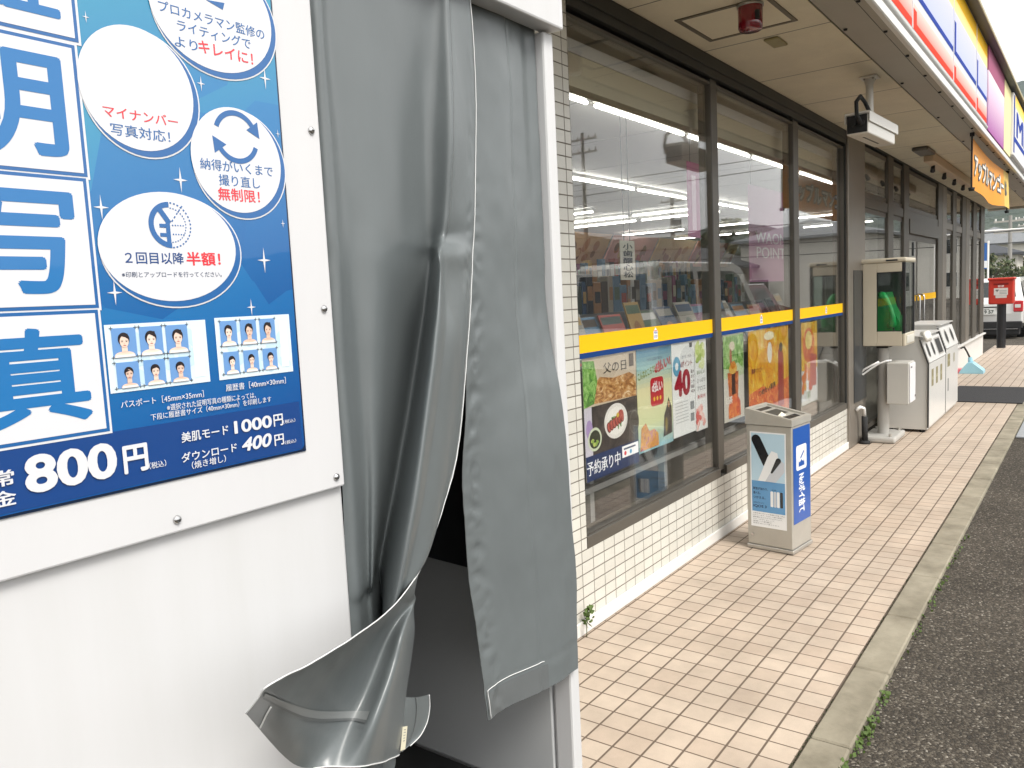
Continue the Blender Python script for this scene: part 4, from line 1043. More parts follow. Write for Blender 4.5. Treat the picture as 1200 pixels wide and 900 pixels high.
PH_BREAD = photo('print_bread', ['#6b4426', '#a8713c', '#d2a468', '#e8d6b8'], 16, 1.5, (1, 1, 2.2)); PH_TABLE = photo('print_table', ['#221d1c', '#332c2a', '#4a403b', '#6a5a50'], 12, 1.0)
PH_LEAF = photo('print_leaf', ['#2f5a22', '#5f9a3a', '#9cc870', '#e0ecd0'], 22, 1.2); PH_JUICE = photo('print_juice', ['#c87410', '#eaa418', '#f4c83a', '#fbeaa8'], 7, 2.5, (1, 1, 0.6)); PH_FRUIT = photo('print_fruit', ['#b03424', '#dc5a2a', '#f08a3a', '#f8c890'], 14, 1.8)
PH_TEA = photo('print_tea', ['#5a1e10', '#b04a1c', '#dc7a34', '#f2b878'], 18, 1.4); PH_MEAT = photo('print_meat', ['#7c2a26', '#a8443c', '#c8685a', '#e0a090'], 60, 1.0); PH_TOY = photo('print_flowers', ['#3a5aa0', '#c87a3a', '#e8b04a', '#b85a8c', '#e0d8e4'], 26, 2.0)
def food(pr, x0, x1, z0, z1):
    X, Z = U(x0, x1, z0, z1)
    pr.rect(x0, Z(0.60), x1, z1, ink('#cbbca6'), 1); pr.rect(x0, Z(0.2), x1, Z(0.6), PH_TABLE, 1)
    random.seed(21)
    pr.poly([(X(0.12), Z(0.62)), (X(0.99), Z(0.60)), (X(0.99), Z(0.78)), (X(0.86), Z(0.82)), (X(0.55), Z(0.80)), (X(0.3), Z(0.83)), (X(0.16), Z(0.76))], PH_BREAD, 2)
    pr.poly([(X(0.0), Z(0.60)), (X(0.18), Z(0.62)), (X(0.25), Z(0.80)), (X(0.2), Z(0.97)), (X(0.0), Z(0.98))], PH_LEAF, 3.2)
    pr.rect(X(0.0), Z(0.205), X(0.13), Z(0.60), ink('#cfcad6'), 3.1); pr.ell(X(0.08), Z(0.42), 0.03, 0.045, ink('#a890c0'), 3.15, 20)
    pr.text('父の日', X(0.36), Z(0.85), X(0.80), 0.05, ink('#2c2a28'), 6, 0.0, 4); pr.rect(X(0.86), Z(0.87), X(0.95), Z(0.98), ink('#5b5048'), 6); 
    pr.ell(X(0.57), Z(0.43), 0.115, 0.085, ink('#e9e6df'), 3.4, 40); pr.ell(X(0.57), Z(0.43), 0.095, 0.068, ink('#f4f1ea'), 3.6, 40)
    blotch(pr, X(0.42), Z(0.37), 0.13, 0.05, ['#5d8b40', '#7da65a', '#3f6b2c'], 16, 0.014, 4)
    for k in range(6): pr.ell(X(0.43+0.05*k), Z(0.39+0.012*k), 0.020, 0.027, ink('#6e2824'), 5+0.1*k, 16, 0.4); pr.ell(X(0.435+0.05*k), Z(0.392+0.012*k), 0.016, 0.022, PH_MEAT, 5.05+0.1*k, 16, 0.4)
    pr.ell(X(0.66), Z(0.47), 0.030, 0.026, PH_MEAT, 6, 18); pr.ell(X(0.60), Z(0.475), 0.014, 0.012, ink('#d8b84a'), 6, 14)
    pr.ell(X(0.17), Z(0.33), 0.062, 0.055, ink('#d3dcc0'), 3.3, 30); pr.ell(X(0.17), Z(0.33), 0.05, 0.043, ink('#2f3422'), 3.5, 30); blotch(pr, X(0.12), Z(0.28), 0.05, 0.03, ['#8fae4a', '#b9c76a'], 8, 0.013, 4)
    pr.ell(X(0.93), Z(0.37), 0.05, 0.06, ink('#6f6a62'), 3.3, 30); pr.ell(X(0.93), Z(0.37), 0.045, 0.054, ink('#453e39'), 3.5, 30)
    pr.rect(x0, z0, x1, Z(0.205), ink('#17305f'), 7); pr.text('予約承り中', X(0.0)+0.004, Z(0.045), X(0.62), 0.068, ink('#eceef0'), 8, 0.012, 4)
    pr.rect(X(0.66), Z(0.09), X(0.99), Z(0.19), ink('#f2f2f2'), 8)
    pr.rect(X(0.69), Z(0.155), X(0.93), Z(0.17), ink('#3b4a66'), 9); pr.ell(X(0.72), Z(0.125), 0.012, 0.011, ink('#d8404a'), 9, 16); pr.ell(X(0.83), Z(0.125), 0.012, 0.011, ink('#4aa0c8'), 9, 16)
a0 = atY(687, 430, YPS).x
poster('poster', (3.062, 3.577, 0.655, 1.222), 'dark food poster with a steak plate in the window pane by the booth', design=food)
def pay(pr, x0, x1, z0, z1):
    X, Z = U(x0, x1, z0, z1)
    for k in range(24):
        t = k/23; c = [('#2f8aa8', '#6fb3a8'), ('#d9d98a', '#efe7a0')][0 if t > .7 else 1]
        col = [(0.0, (0.30, 0.52, 0.56)), (0.25, (0.66, 0.72, 0.40)), (0.6, (0.80, 0.74, 0.42)), (0.82, (0.30, 0.52, 0.50)), (1.0, (0.04, 0.20, 0.33))]
        for (p0, q0), (p1, q1) in zip(col, col[1:]):
            if p0 <= t <= p1: f = (t-p0)/(p1-p0); cc_ = tuple(lerp(q0[i], q1[i], f) for i in range(3))
        pr.rect(x0, Z(k/24), x1, Z((k+1)/24), mat('pay_tone_%d' % k, cc_, 0.35), 1)
    pr.text('つかえる店舗が増加中', X(0.28), Z(0.87), X(0.72), 0.018, DK, 2, 0, 2)
    pr.text('こんなところでも', X(0.04), Z(0.70), X(0.55), 0.04, ink('#7c8a1e'), 2, 0.03, 2, y1=Z(0.76)); pr.text('d払い!', X(0.5), Z(0.73), X(0.98), 0.062, ink('#b0202c'), 3, 0.05, 3, y1=Z(0.79))
    pr.rrect(X(0.36), Z(0.42), X(0.74), Z(0.70), 0.025, ink('#c01828'), 3); pr.text('d払い', X(0.40), Z(0.555), X(0.71), 0.06, ink('#f3f0ee'), 4, 0.03, 3)
    for k in range(3): pr.ell(X(0.46+0.09*k), Z(0.49), 0.010, 0.012, ink('#f2c52a'), 4, 12)
    random.seed(4)
    pr.poly([(X(0.03), Z(0.02)), (X(0.56), Z(0.02)), (X(0.55), Z(0.14)), (X(0.44), Z(0.2)), (X(0.3), Z(0.19)), (X(0.2), Z(0.28)), (X(0.08), Z(0.24))], PH_TOY, 3.3)
    pr.poly([(X(0.70), Z(0.08)), (X(0.97), Z(0.10)), (X(0.97), Z(0.36)), (X(0.88), Z(0.47)), (X(0.80), Z(0.36)), (X(0.74), Z(0.3))], PH_TABLE, 3.3); pr.ell(X(0.88), Z(0.40), 0.012, 0.018, ink('#b88a5a'), 3.5, 14); pr.ell(X(0.8), Z(0.2), 0.014, 0.04, ink('#8a7a3a'), 3.5, 14)
poster('poster', (3.583, 3.990, 0.690, 1.222), 'yellow and teal poster with a red rounded square next to the food poster', design=pay, paper='#d8d49a')
def forty(pr, x0, x1, z0, z1):
    X, Z = U(x0, x1, z0, z1)
    pr.ell(X(0.2), Z(0.75), 0.05, 0.055, ink('#5fa8c8'), 2, 24); pr.ell(X(0.2), Z(0.75), 0.02, 0.022, ink('#f0f0ee'), 3, 16)
    pr.text('dポイント', X(0.36), Z(0.73), X(0.88), 0.036, ink('#8c2436'), 2, 0.02, 3); pr.text('クラブの', X(0.42), Z(0.82), X(0.86), 0.018, DK, 2, 0, 2)
    pr.text('40', X(0.08), Z(0.42), X(0.78), 0.15, ink('#a3172c'), 2, 0.05, 5)
    for k, s_ in enumerate(('最大', 'ポイ', 'ント', '進呈', '中')): pr.text(s_, X(0.81), Z(0.645-0.055*k), X(0.97), 0.022, ink('#5a3a3e'), 2, 0.01, 2)
    for k in range(7): pr.line(X(0.10), Z(0.36-0.035*k), X(0.66), Z(0.36-0.035*k), 0.003, ink('#9aa0a2'), 2)
    for q in (0.30, 0.17): pr.rect(X(0.76), Z(q-0.05), X(0.93), Z(q+0.04), ink('#8c9092'), 2)
    pr.rect(X(0.78), Z(0.93), X(0.9), Z(0.98), ink('#4a4a4c'), 2)
poster('poster', (3.996, 4.300, 0.700, 1.224), 'white poster with a big red number 40 beside the yellow and teal poster', design=forty)
def pale(pr, x0, x1, z0, z1):
    X, Z = U(x0, x1, z0, z1); random.seed(9)
    blotch(pr, X(0.1), Z(0.72), X(0.8)-X(0.1), Z(0.95)-Z(0.72), ['#b9cf6a', '#cfdd8a', '#9cb84a', '#dfe8b0'], 20, 0.03, 2)
    for k in range(4): pr.text(['おいしい', 'さっぱり', 'アロエ', '新発売'][k], X(0.15), Z(0.62-0.09*k), X(0.85), 0.025, ink(['#5a7a2c', '#777777', '#777777', '#c04a50'][k]), 2, 0.01, 2)
    blotch(pr, X(0.1), Z(0.05), X(0.8)-X(0.1), Z(0.25)-Z(0.05), ['#f2c8c0', '#e8a8a0', '#f6dcd4', '#d8605a'], 18, 0.03, 2)
poster('poster', (4.304, 4.470, 0.690, 1.222), 'narrow pale green and pink poster half hidden behind the window mullion', design=pale)
def drink(pr, x0, x1, z0, z1):
    X, Z = U(x0, x1, z0, z1); random.seed(14)
    pr.rect(x0, Z(0.5), x1, z1, ink('#c9d9b0'), 1); pr.rect(x0, z0, x1, Z(0.5), ink('#dcd8cc'), 1)
    pr.poly([(X(0.0), Z(0.62)), (X(0.3), Z(0.6)), (X(0.7), Z(0.66)), (X(0.96), Z(0.58)), (X(1), Z(0.98)), (X(0.0), Z(0.98))], PH_LEAF, 1.9)
    pr.ell(X(0.42), Z(0.86), 0.045, 0.03, ink('#e3d6bf'), 3, 20); pr.ell(X(0.35), Z(0.74), 0.02, 0.05, ink('#b2543a'), 3, 20)
    pr.poly([(X(0.18), Z(0.56)), (X(0.72), Z(0.56)), (X(0.66), Z(0.12)), (X(0.28), Z(0.12))], PH_TEA, 4)
    pr.rect(X(0.37), Z(0.3), X(0.55), Z(0.55), ink('#3a1a14'), 5); pr.ell(X(0.45), Z(0.60), 0.07, 0.035, ink('#e9b95a'), 5, 24); pr.ell(X(0.45), Z(0.64), 0.045, 0.025, ink('#d98a2a'), 6, 24)
    pr.poly([(X(0.2), Z(0.03)), (X(0.8), Z(0.03)), (X(0.78), Z(0.2)), (X(0.6), Z(0.3)), (X(0.3), Z(0.28)), (X(0.2), Z(0.16))], PH_FRUIT, 5.5); pr.text('紅茶', X(0.05), Z(0.2), X(0.4), 0.05, ink('#f4efe4'), 6, 0.03, 3)
poster('poster', (4.735, 5.085, 0.672, 1.222), 'tall poster of an iced tea glass under green leaves in the middle window pane', design=drink)
def juice(pr, x0, x1, z0, z1):
    X, Z = U(x0, x1, z0, z1); random.seed(17)
    pr.rect(x0, Z(0.30), x1, z1, PH_JUICE, 1); pr.rect(x0, z0, x1, Z(0.30), PH_FRUIT, 1); pr.poly([(x0, Z(0.30)), (x1, Z(0.28)), (x1, Z(0.42)), (X(0.6), Z(0.36)), (X(0.3), Z(0.40)), (x0, Z(0.36))], PH_FRUIT, 2)
    pr.poly([(X(0.36), Z(0.92)), (X(0.62), Z(0.92)), (X(0.58), Z(0.36)), (X(0.40), Z(0.36))], photo('print_mango', ['#d07a0c', '#e8980f', '#f2b628', '#f6d878'], 16, 2.0), 4); pr.ell(X(0.49), Z(0.92), 0.11, 0.03, ink('#f8efc8'), 5, 30); pr.ell(X(0.5), Z(0.74), 0.05, 0.075, ink('#f4efe0'), 5, 24)
    pr.poly([(X(0.72), Z(0.74)), (X(0.80), Z(0.80)), (X(0.86), Z(0.66)), (X(0.86), Z(0.12)), (X(0.70), Z(0.10))], ink('#a83a30'), 4); pr.ell(X(0.79), Z(0.77), 0.04, 0.035, ink('#57473a'), 5, 20)
    pr.text('濃厚マンゴー', X(0.06), Z(0.56), X(0.32), 0.035, ink('#8a3a1c'), 5, 0.02, 3); pr.text('つめたい果実', X(0.22), Z(0.30), X(0.64), 0.045, ink('#5a3a22'), 5, 0.03, 3, y1=Z(0.35))
poster('poster', (5.175, 6.02, 0.560, 1.218), 'large yellow and orange mango drink poster behind the grey ash bin', design=juice, paper='#e8a030')
def cup(pr, x0, x1, z0, z1):
    X, Z = U(x0, x1, z0, z1); random.seed(19)
    pr.rect(x0, Z(0.42), x1, z1, PH_JUICE, 1); pr.ell(X(0.45), Z(0.72), 0.16, 0.14, PH_FRUIT, 2, 30); pr.ell(X(0.45), Z(0.78), 0.09, 0.075, ink('#f4dc80'), 3, 24)
    pr.poly([(X(0.55), Z(0.62)), (X(0.92), Z(0.58)), (X(0.92), Z(0.2)), (X(0.5), Z(0.2))], ink('#c03a2c'), 4); blotch(pr, X(0.0), Z(0.2), X(0.8)-x0, Z(0.45)-Z(0.2), ['#d8502c', '#e8823a', '#e8a838'], 16, 0.05, 3.2)
    pr.text('果', X(0.25), Z(0.06), X(0.55), 0.06, ink('#6a8a5a'), 5, 0.0, 3)
poster('poster', (6.345, 6.78, 0.56, 1.212), 'orange fruit cup poster in the window pane beside the corner post', design=cup)

# ------------------------------------------------------------------ inside the shop
TUBE = mat('tube_light', (1.0, 0.97, 0.90), 0.5, emit=7.5); TRAY = mat('light_tray', (0.5, 0.5, 0.48), 0.5)
def tube_light(x0, x1, y0, y1, lab):
    cx, cy = (x0+x1)/2, (y0+y1)/2
    t = thing('ceiling_light', (cx, cy, ZC), lab, 'ceiling light', 'tube lights on the shop ceiling')
    mb = MB()
    if x1-x0 > y1-y0:
        mb.box(x0, x1, cy-0.012, cy+0.012, ZC-0.03, ZC-0.002, TRAY); mb.build('tray', t); mb = MB(); mb.cyl((x0+0.03, cy, ZC-0.05), (x1-0.03, cy, ZC-0.05), 0.011, TUBE, 8)
    else:
        mb.box(cx-0.012, cx+0.012, y0, y1, ZC-0.03, ZC-0.002, TRAY); mb.build('tray', t); mb = MB(); mb.cyl((cx, y0+0.03, ZC-0.05), (cx, y1-0.03, ZC-0.05), 0.011, TUBE, 8)
    mb.build('tube', t)
for k in range(5): tube_light(2.75+1.28*k, 2.75+1.28*k+1.24, 2.28, 2.36, 'lit tube light of the row along the window on the shop ceiling')
for k in range(6): tube_light(5.0+1.28*k, 5.0+1.28*k+1.24, 3.83, 3.91, 'lit tube light of the second row from the window on the shop ceiling')
for X_, ya, n_ in ((9.95, 3.95, 3), (10.69, 4.2, 3), (8.98, 5.2, 2), (13.0, 3.2, 3), (15.2, 3.2, 3), (5.5, 5.0, 3)):
    for k in range(n_): tube_light(X_-0.04, X_+0.04, ya+1.28*k, ya+1.28*k+1.24, 'lit tube light running across the shop ceiling deep inside')

SHELF = mat('shelf_white', (0.36, 0.36, 0.35), 0.5)
PROD = ['#8c8a82', '#5f7a90', '#94483e', '#a08450', '#4f6350', '#2f4560', '#a09a8c', '#7a5068', '#40362c', '#b8b8b4', '#587488', '#8a6440', '#2a3038', '#3c4a44']
def magazine_rack(x0, x1, y0):
    t = thing('magazine_rack', ((x0+x1)/2, y0, 0.012), 'white magazine rack standing low behind the window posters', 'rack')
    mb = MB()
    mb.box(x0, x1, y0+0.03, y0+0.06, 0.545, 0.575, SHELF); mb.build('rail', t)
    mb = MB(); mb.box(x0, x1, y0+0.02, y0+0.38, 1.12, 1.14, SHELF); mb.build('shelf', t)
    n_ = int((x1-x0)/0.9)+1
    for k in range(n_):
        x = lerp(x0+0.2, x1-0.2, k/(n_-1)); mb = MB(); mb.box(x-0.02, x+0.02, y0+0.065, y0+0.105, 0.012, 1.118, SHELF); mb.build('upright', t)
    mb = MB(); mb.box(x0, x1, y0+0.40, y0+0.42, 0.012, 1.40, mat('rack_grey', (0.12, 0.12, 0.12), 0.5)); mb.build('back_panel', t)
    return t
magazine_rack(3.15, 6.9, 1.95)
random.seed(31)
x = 3.2; k = 0
while x < 6.7:
    wd = random.uniform(0.19, 0.23)
    mb = MB(); c = PROD[k % len(PROD)]; th = random.uniform(-0.12, 0.12)
    z0_, h_ = 1.142, random.uniform(0.24, 0.33)
    y0_ = 1.985+random.uniform(0, 0.02); lean = random.uniform(0.08, 0.16)
    a = [(x, y0_, z0_), (x+wd, y0_+th*wd, z0_), (x+wd, y0_+lean+th*wd, z0_+h_), (x, y0_+lean, z0_+h_)]
    b__ = [(v[0], v[1]+0.008, v[2]) for v in a]
    mb.add(a+b__, [(0, 1, 2, 3), (7, 6, 5, 4), (0, 4, 5, 1), (1, 5, 6, 2), (2, 6, 7, 3), (3, 7, 4, 0)], ink(c, 0.25))
    d_ = (Vector(a[3])-Vector(a[0])).normalized(); e_ = (Vector(a[1])-Vector(a[0])).normalized()
    prm = Print(a[0], e_, d_, mb, 0.0008); hh = (Vector(a[3])-Vector(a[0])).length
    prm.rect(wd*0.05, hh*0.8, wd*0.95, hh*0.95, ink(PROD[(k*5+3) % len(PROD)]), 1); prm.ell(wd*0.5, hh*0.42, wd*0.3, hh*0.26, ink(PROD[(k*7+4) % len(PROD)]), 1, 16)
    for q in range(3): prm.rect(wd*0.1, hh*(0.1+0.1*q), wd*random.uniform(0.4, 0.8), hh*(0.14+0.1*q), ink('#f0f0f0' if q % 2 else '#d84a4a'), 2)
    tag(mb.build('magazine'), 'glossy magazine leaning in the rack behind the window', 'magazine', 'magazines in the window rack')
    x += wd+random.uniform(0.0, 0.05); k += 1
def gondola(x0, x1, y0, y1, h, nsh, label):
    t = thing('shelf_unit', ((x0+x1)/2, (y0+y1)/2, 0.012), label, 'shelf')
    mb = MB(); mb.box(x0, x1, (y0+y1)/2-0.02, (y0+y1)/2+0.02, 0.012, h, SHELF); mb.build('back_panel', t)
    levels = []
    for k in range(nsh):
        z = 0.14+k*(h-0.3)/(nsh-1)*0.97; levels.append(z); mb = MB(); mb.box(x0, x1, y0, (y0+y1)/2-0.021, z-0.02, z, SHELF); mb.build('shelf', t)
    return levels
def stock(x0, x1, y0, levels, gap, kinds, grp, lab, wmin=0.07, wmax=0.16):
    for z in levels:
        x = x0+0.02
        while x < x1-wmax:
            wd = random.uniform(wmin, wmax); h = random.uniform(0.55, 0.92)*gap; c = random.choice(kinds)
            mb = MB(); mb.rbox(x, x+wd-0.01, y0+0.03, y0+0.03+min(wd, 0.12), z+0.001, z+h, ink(c, 0.3), 0.006, 1)
            pp = Print((x, y0+0.029, z), (1, 0, 0), (0, 0, 1), mb, 0.0008); pp.rect(wd*0.1, h*0.35, wd*0.8, h*0.7, ink(random.choice(PROD)), 1)
            tag(mb.build('packet'), lab, 'packet', grp); x += wd
random.seed(77)
lv = gondola(5.2, 9.2, 3.3, 4.1, 1.55, 4, 'white gondola shelf stocked with packets nearer the shop window')
stock(5.2, 9.2, 3.3, lv[2:], 0.36, PROD, 'packets on the gondola shelf', 'small coloured packet on the gondola shelf nearer the window', 0.06, 0.13)
lv = gondola(9.0, 15.0, 6.4, 7.2, 1.9, 4, 'tall white shelf stocked with packets at the back of the shop')
stock(9.0, 15.0, 6.4, lv[2:], 0.45, PROD, 'packets on the rear shelf', 'coloured packet on the tall shelf at the back of the shop', 0.09, 0.17)
# tilted picture panels above the rear shelf
random.seed(12)
PAN = [('#c88a62', '#b06a3a'), ('#d8b08a', '#9a6a42'), ('#e0a8a0', '#c8605a'), ('#e8c08a', '#b8803a'), ('#d89a8a', '#a8503a'), ('#e0d0a8', '#98a050')]
for k in range(6):
    x = 8.6+1.75*k; y0_ = 6.9; mb = MB()
    a = [(x, y0_, 2.02), (x+1.65, y0_, 2.02), (x+1.65, y0_-0.28, 2.52), (x, y0_-0.28, 2.52)]
    b__ = [(v[0], v[1]+0.03, v[2]) for v in a]
    mb.add(a+b__, [(0, 1, 2, 3), (7, 6, 5, 4), (0, 4, 5, 1), (1, 5, 6, 2), (2, 6, 7, 3), (3, 7, 4, 0)], ink(PAN[k][0]))
    d_ = (Vector(a[3])-Vector(a[0])).normalized(); prm = Print(a[0], (1, 0, 0), d_, mb, 0.001)
    blotch(prm, 0.2, 0.08, 1.2, 0.3, [PAN[k][1], '#8a5a3a', '#d8b080', '#b87848'], 16, 0.1, 1)
    tag(mb.build('picture_panel'), ['brown picture panel', 'tan picture panel', 'pink picture panel', 'golden picture panel', 'salmon picture panel', 'pale olive picture panel'][k]+' tilted above the rear shop shelf', 'picture panel', 'tilted picture panels above the rear shelf')
# hanging point posters and the black lettered sign
def hanging(x0, x1, y, z0, z1, col, label, draw=None, cat='poster'):
    mb = MB(); mb.box(x0, x1, y, y+0.004, z0, z1, ink(col, 0.4)); 
    if draw: draw(planeY(y, mb, 0.0008))
    for x in (x0+0.05, x1-0.05): mb.cyl((x, y+0.002, z1), (x, y+0.002, ZC-0.001), 0.002, DARK, 5)
    return tag(mb.build('hanging_poster'), label, cat)
xa, za = atY(877, 222, 2.15).x, atY(877, 222, 2.15).z; xb_ = atY(924, 222, 2.15).x
hanging(xa, xb_, 2.15, 1.55, za+0.04, '#c58aae', 'pink hanging poster with white lettering inside the middle window pane',
        lambda p: (p.text('WAON', lerp(xa, xb_, 0.14), atY(900, 286, 2.15).z, lerp(xa, xb_, 0.9), 0.09, ink('#f4f0f2'), 2, 0.01, 3), p.text('POINT', lerp(xa, xb_, 0.16), atY(900, 292, 2.15).z-0.075, lerp(xa, xb_, 0.88), 0.09, ink('#f4f0f2'), 2, 0.01, 3)))
xa2, xb2 = atY(806, 230, 2.15).x, atY(829, 230, 2.15).x
hanging(xa2, xb2, 2.15, 1.85, atY(818, 192, 2.15).z, '#b8568e', 'narrow magenta hanging poster next to the first window mullion', lambda p: (p.rect(lerp(xa2, xb2, .2), 1.9, lerp(xa2, xb2, .4), 2.25, ink('#e8c0d8'), 1), p.rect(lerp(xa2, xb2, .6), 1.95, lerp(xa2, xb2, .75), 2.3, ink('#e8c0d8'), 1)))
xa3, xb3 = atY(727, 300, 2.1).x, atY(744, 300, 2.1).x
def vert(p):
    zt, zb_ = atY(735, 285, 2.1).z, atY(735, 326, 2.1).z; hh = (zt-zb_)/5
    for k, ch in enumerate('小歯醸心松'): p.text(ch, lerp(xa3, xb3, 0.16), zt-hh*(k+1)+0.003, lerp(xa3, xb3, 0.84), hh*0.9, DARK, 2, 0.02, 3)
hanging(xa3, xb3, 2.1, atY(735, 328, 2.1).z, atY(735, 282, 2.1).z, '#cfcabb', 'narrow ivory hanging sign with five black characters behind the window by the booth', vert, 'sign')

# ------------------------------------------------------------------ the ash bin
A = Vector((4.405, 1.356, 0)); rot = R(6.5)
ef = Vector((math.sin(rot)*-1, -math.cos(rot), 0)); es = Vector((math.cos(rot), -math.sin(rot), 0))      # along the front face towards the kerb; away from the camera
WF, DS = 0.268, 0.258
ash = thing('ash_bin', (A.x, A.y, 0), 'grey steel ash bin with a sloping lid and a blue poster standing on the tiles', 'ash bin')
O_ = A-ef*WF
def am(u, v, z): p_ = O_+ef*u+es*v; return (p_.x, p_.y, z)
def abox(mb, u0, u1, v0, v1, z0, z1, m, r=0.004):
    mt_ = Matrix(((ef.x, es.x, 0, O_.x), (ef.y, es.y, 0, O_.y), (0, 0, 1, 0), (0, 0, 0, 1))); mb.rbox(u0, u1, v0, v1, z0, z1, m, r, 1, False, mt_)
AST = mat('ash_bin_steel', (0.50, 0.48, 0.43), 0.42, 0.35, var=0.15, vscale=6, bump=0.04, bscale=120)
mb = MB(); abox(mb, 0, WF, 0, DS, 0.028, 0.728, AST); mb.build('body', ash)
mb = MB(); abox(mb, -0.006, WF+0.006, -0.006, DS+0.006, 0.004, 0.026, STEEL, 0.003)
for (u, v) in ((0.02, 0.02), (WF-0.02, 0.02), (0.02, DS-0.02), (WF-0.02, DS-0.02)): mb.cyl(am(u, v, 0.0), am(u, v, 0.004), 0.012, RUBBER, 8)
mb.build('plinth', ash)
zl, zr = 0.822, 0.768
e0 = 0.004
top = [am(-e0, -e0, zl), am(WF+e0, -e0, zr), am(WF+e0, DS+e0, zr), am(-e0, DS+e0, zl)]; bot = [am(-e0, -e0, 0.730), am(WF+e0, -e0, 0.730), am(WF+e0, DS+e0, 0.730), am(-e0, DS+e0, 0.730)]
ci = [am(u, v, lerp(zl, zr, u/WF)) for u, v in ((0.018, 0.02), (WF-0.018, 0.02), (WF-0.018, DS-0.02), (0.018, DS-0.02))]
cj = [(p_[0], p_[1], p_[2]-0.012) for p_ in ci]
mb = MB(); mb.add(bot+top+ci+cj, [(3, 2, 1, 0), (0, 1, 5, 4), (1, 2, 6, 5), (2, 3, 7, 6), (3, 0, 4, 7)]+[(4+i, 4+(i+1) % 4, 8+(i+1) % 4, 8+i) for i in range(4)]+[(8+i, 8+(i+1) % 4, 12+(i+1) % 4, 12+i) for i in range(4)]+[(12, 13, 14, 15)], AST)
lid = mb.build('lid', ash)
def lp(u, v, dz): return am(u, v, lerp(zl, zr, u/WF)-0.012+dz)
mb = MB()
for (u0, u1, v0, v1, mm, dz) in ((0.030, 0.062, 0.05, 0.21, DARK, .002), (0.085, 0.160, 0.05, 0.21, mat('ash_grille', (0.05, 0.045, 0.035), 0.7), .002), (0.195, 0.232, 0.05, 0.21, DARK, .002)):
    mb.add([lp(u0, v0, dz), lp(u1, v0, dz), lp(u1, v1, dz), lp(u0, v1, dz)], [(0, 1, 2, 3)], mm)
mb.build('slots', lid)
mb = MB(); mb.add([lp(0.165, 0.06, .003), lp(0.188, 0.06, .003), lp(0.188, 0.12, .003), lp(0.168, 0.12, .003), lp(0.172, 0.09, .022)], [(0, 1, 4), (1, 2, 4), (2, 3, 4), (3, 0, 4), (3, 2, 1, 0)], ink('#ece6d4'))
tag(mb.build('paper_scrap'), 'crumpled cream paper scrap lying on the ash bin lid', 'paper')
mb = MB(); prf = Print(O_-es*0.0012, ef, (0, 0, 1), mb, 0.0004)
SKYP = ink('#bcd9ea', 0.25, 0.4); BLP = ink('#5b97c9', 0.25, 0.4); WHP = ink('#eef1f3', 0.25, 0.4); BKP = ink('#17181c', 0.25, 0.4); GRP = ink('#c9ced6', 0.25, 0.4); TXB = ink('#1c3558', 0.25, 0.4)
px0, px1, pz0, pz1 = 0.022, 0.236, 0.136, 0.690
prf.rect(px0, pz0, px1, pz1, WHP, 1); prf.rect(px0+0.008, 0.405, px1-0.008, pz1-0.008, SKYP, 2); prf.rect(px0+0.008, 0.225, px1-0.008, 0.405, BLP, 2)
def cap(x0, z0, x1, z1, w0, w1, m, l):
    d = Vector((x1-x0, z1-z0)).normalized(); n_ = Vector((-d.y, d.x)); pts = []
    for k in range(9): t = math.pi*(k/8)+math.pi/2; pts.append((x0+(d.x*math.cos(t)+n_.x*math.sin(t))*w0, z0+(d.y*math.cos(t)+n_.y*math.sin(t))*w0))
    for k in range(9): t = math.pi*(k/8)-math.pi/2; pts.append((x1+(d.x*math.cos(t)+n_.x*math.sin(t))*w1, z1+(d.y*math.cos(t)+n_.y*math.sin(t))*w1))
    prf.poly(pts, m, l)
cap(0.060, 0.645, 0.125, 0.512, 0.028, 0.028, BKP, 3)
prf.poly([(0.068, 0.406), (0.112, 0.406), (0.192, 0.545), (0.186, 0.575), (0.152, 0.585), (0.128, 0.548)], WHP, 4)
prf.poly([(0.112, 0.406), (0.175, 0.406), (0.226, 0.47), (0.226, 0.52), (0.192, 0.545)], GRP, 5); cap(0.192, 0.532, 0.152, 0.462, 0.0155, 0.006, BKP, 6)
for k, (s_, x1) in enumerate((('新型が加わり、', 0.128), ('選べる。', 0.082), ('つかえる。', 0.112))): prf.text(s_, 0.038, 0.352-0.026*k, x1, 0.016, TXB, 3, 0.02, 3)
prf.text('加熱式たばこ', 0.038, 0.272, 0.104, 0.010, TXB, 3, 0, 2); prf.text('IQOS 3', 0.038, 0.247, 0.118, 0.018, TXB, 3, 0.03, 3)
for k, mm in enumerate((WHP, GRP, WHP, BKP)): prf.rrect(0.142+0.019*k, 0.262, 0.158+0.019*k, 0.352, 0.005, mm, 3)
prf.text('全4色', 0.15, 0.357, 0.178, 0.008, TXB, 3, 0, 2)
for k in range(6): prf.text(['20歳未満の方による喫煙は法律で禁止', 'されています。たばこの煙は健康に', '悪影響を及ぼすおそれがあります。', 'マナーを守りましょう。', '健康への影響は', '使用方法により異なります。'][k], px0+0.012, 0.211-0.0118*k, px1-[0.01, 0.02, 0.024, 0.07, 0.09, 0.04][k], 0.0075, ink('#70767c'), 2, 0, 1)
mb.build('front_poster', ash)
mb = MB(); prs = Print(O_+ef*(WF+0.0012), es, (0, 0, 1), mb, 0.0004)
BLS = ink('#1553a6', 0.3, 0.3)
prs.rect(0.016, 0.17, DS-0.012, 0.715, BLS, 1); prs.rrect(0.055, 0.47, 0.195, 0.612, 0.016, ink('#eef1f3'), 2)
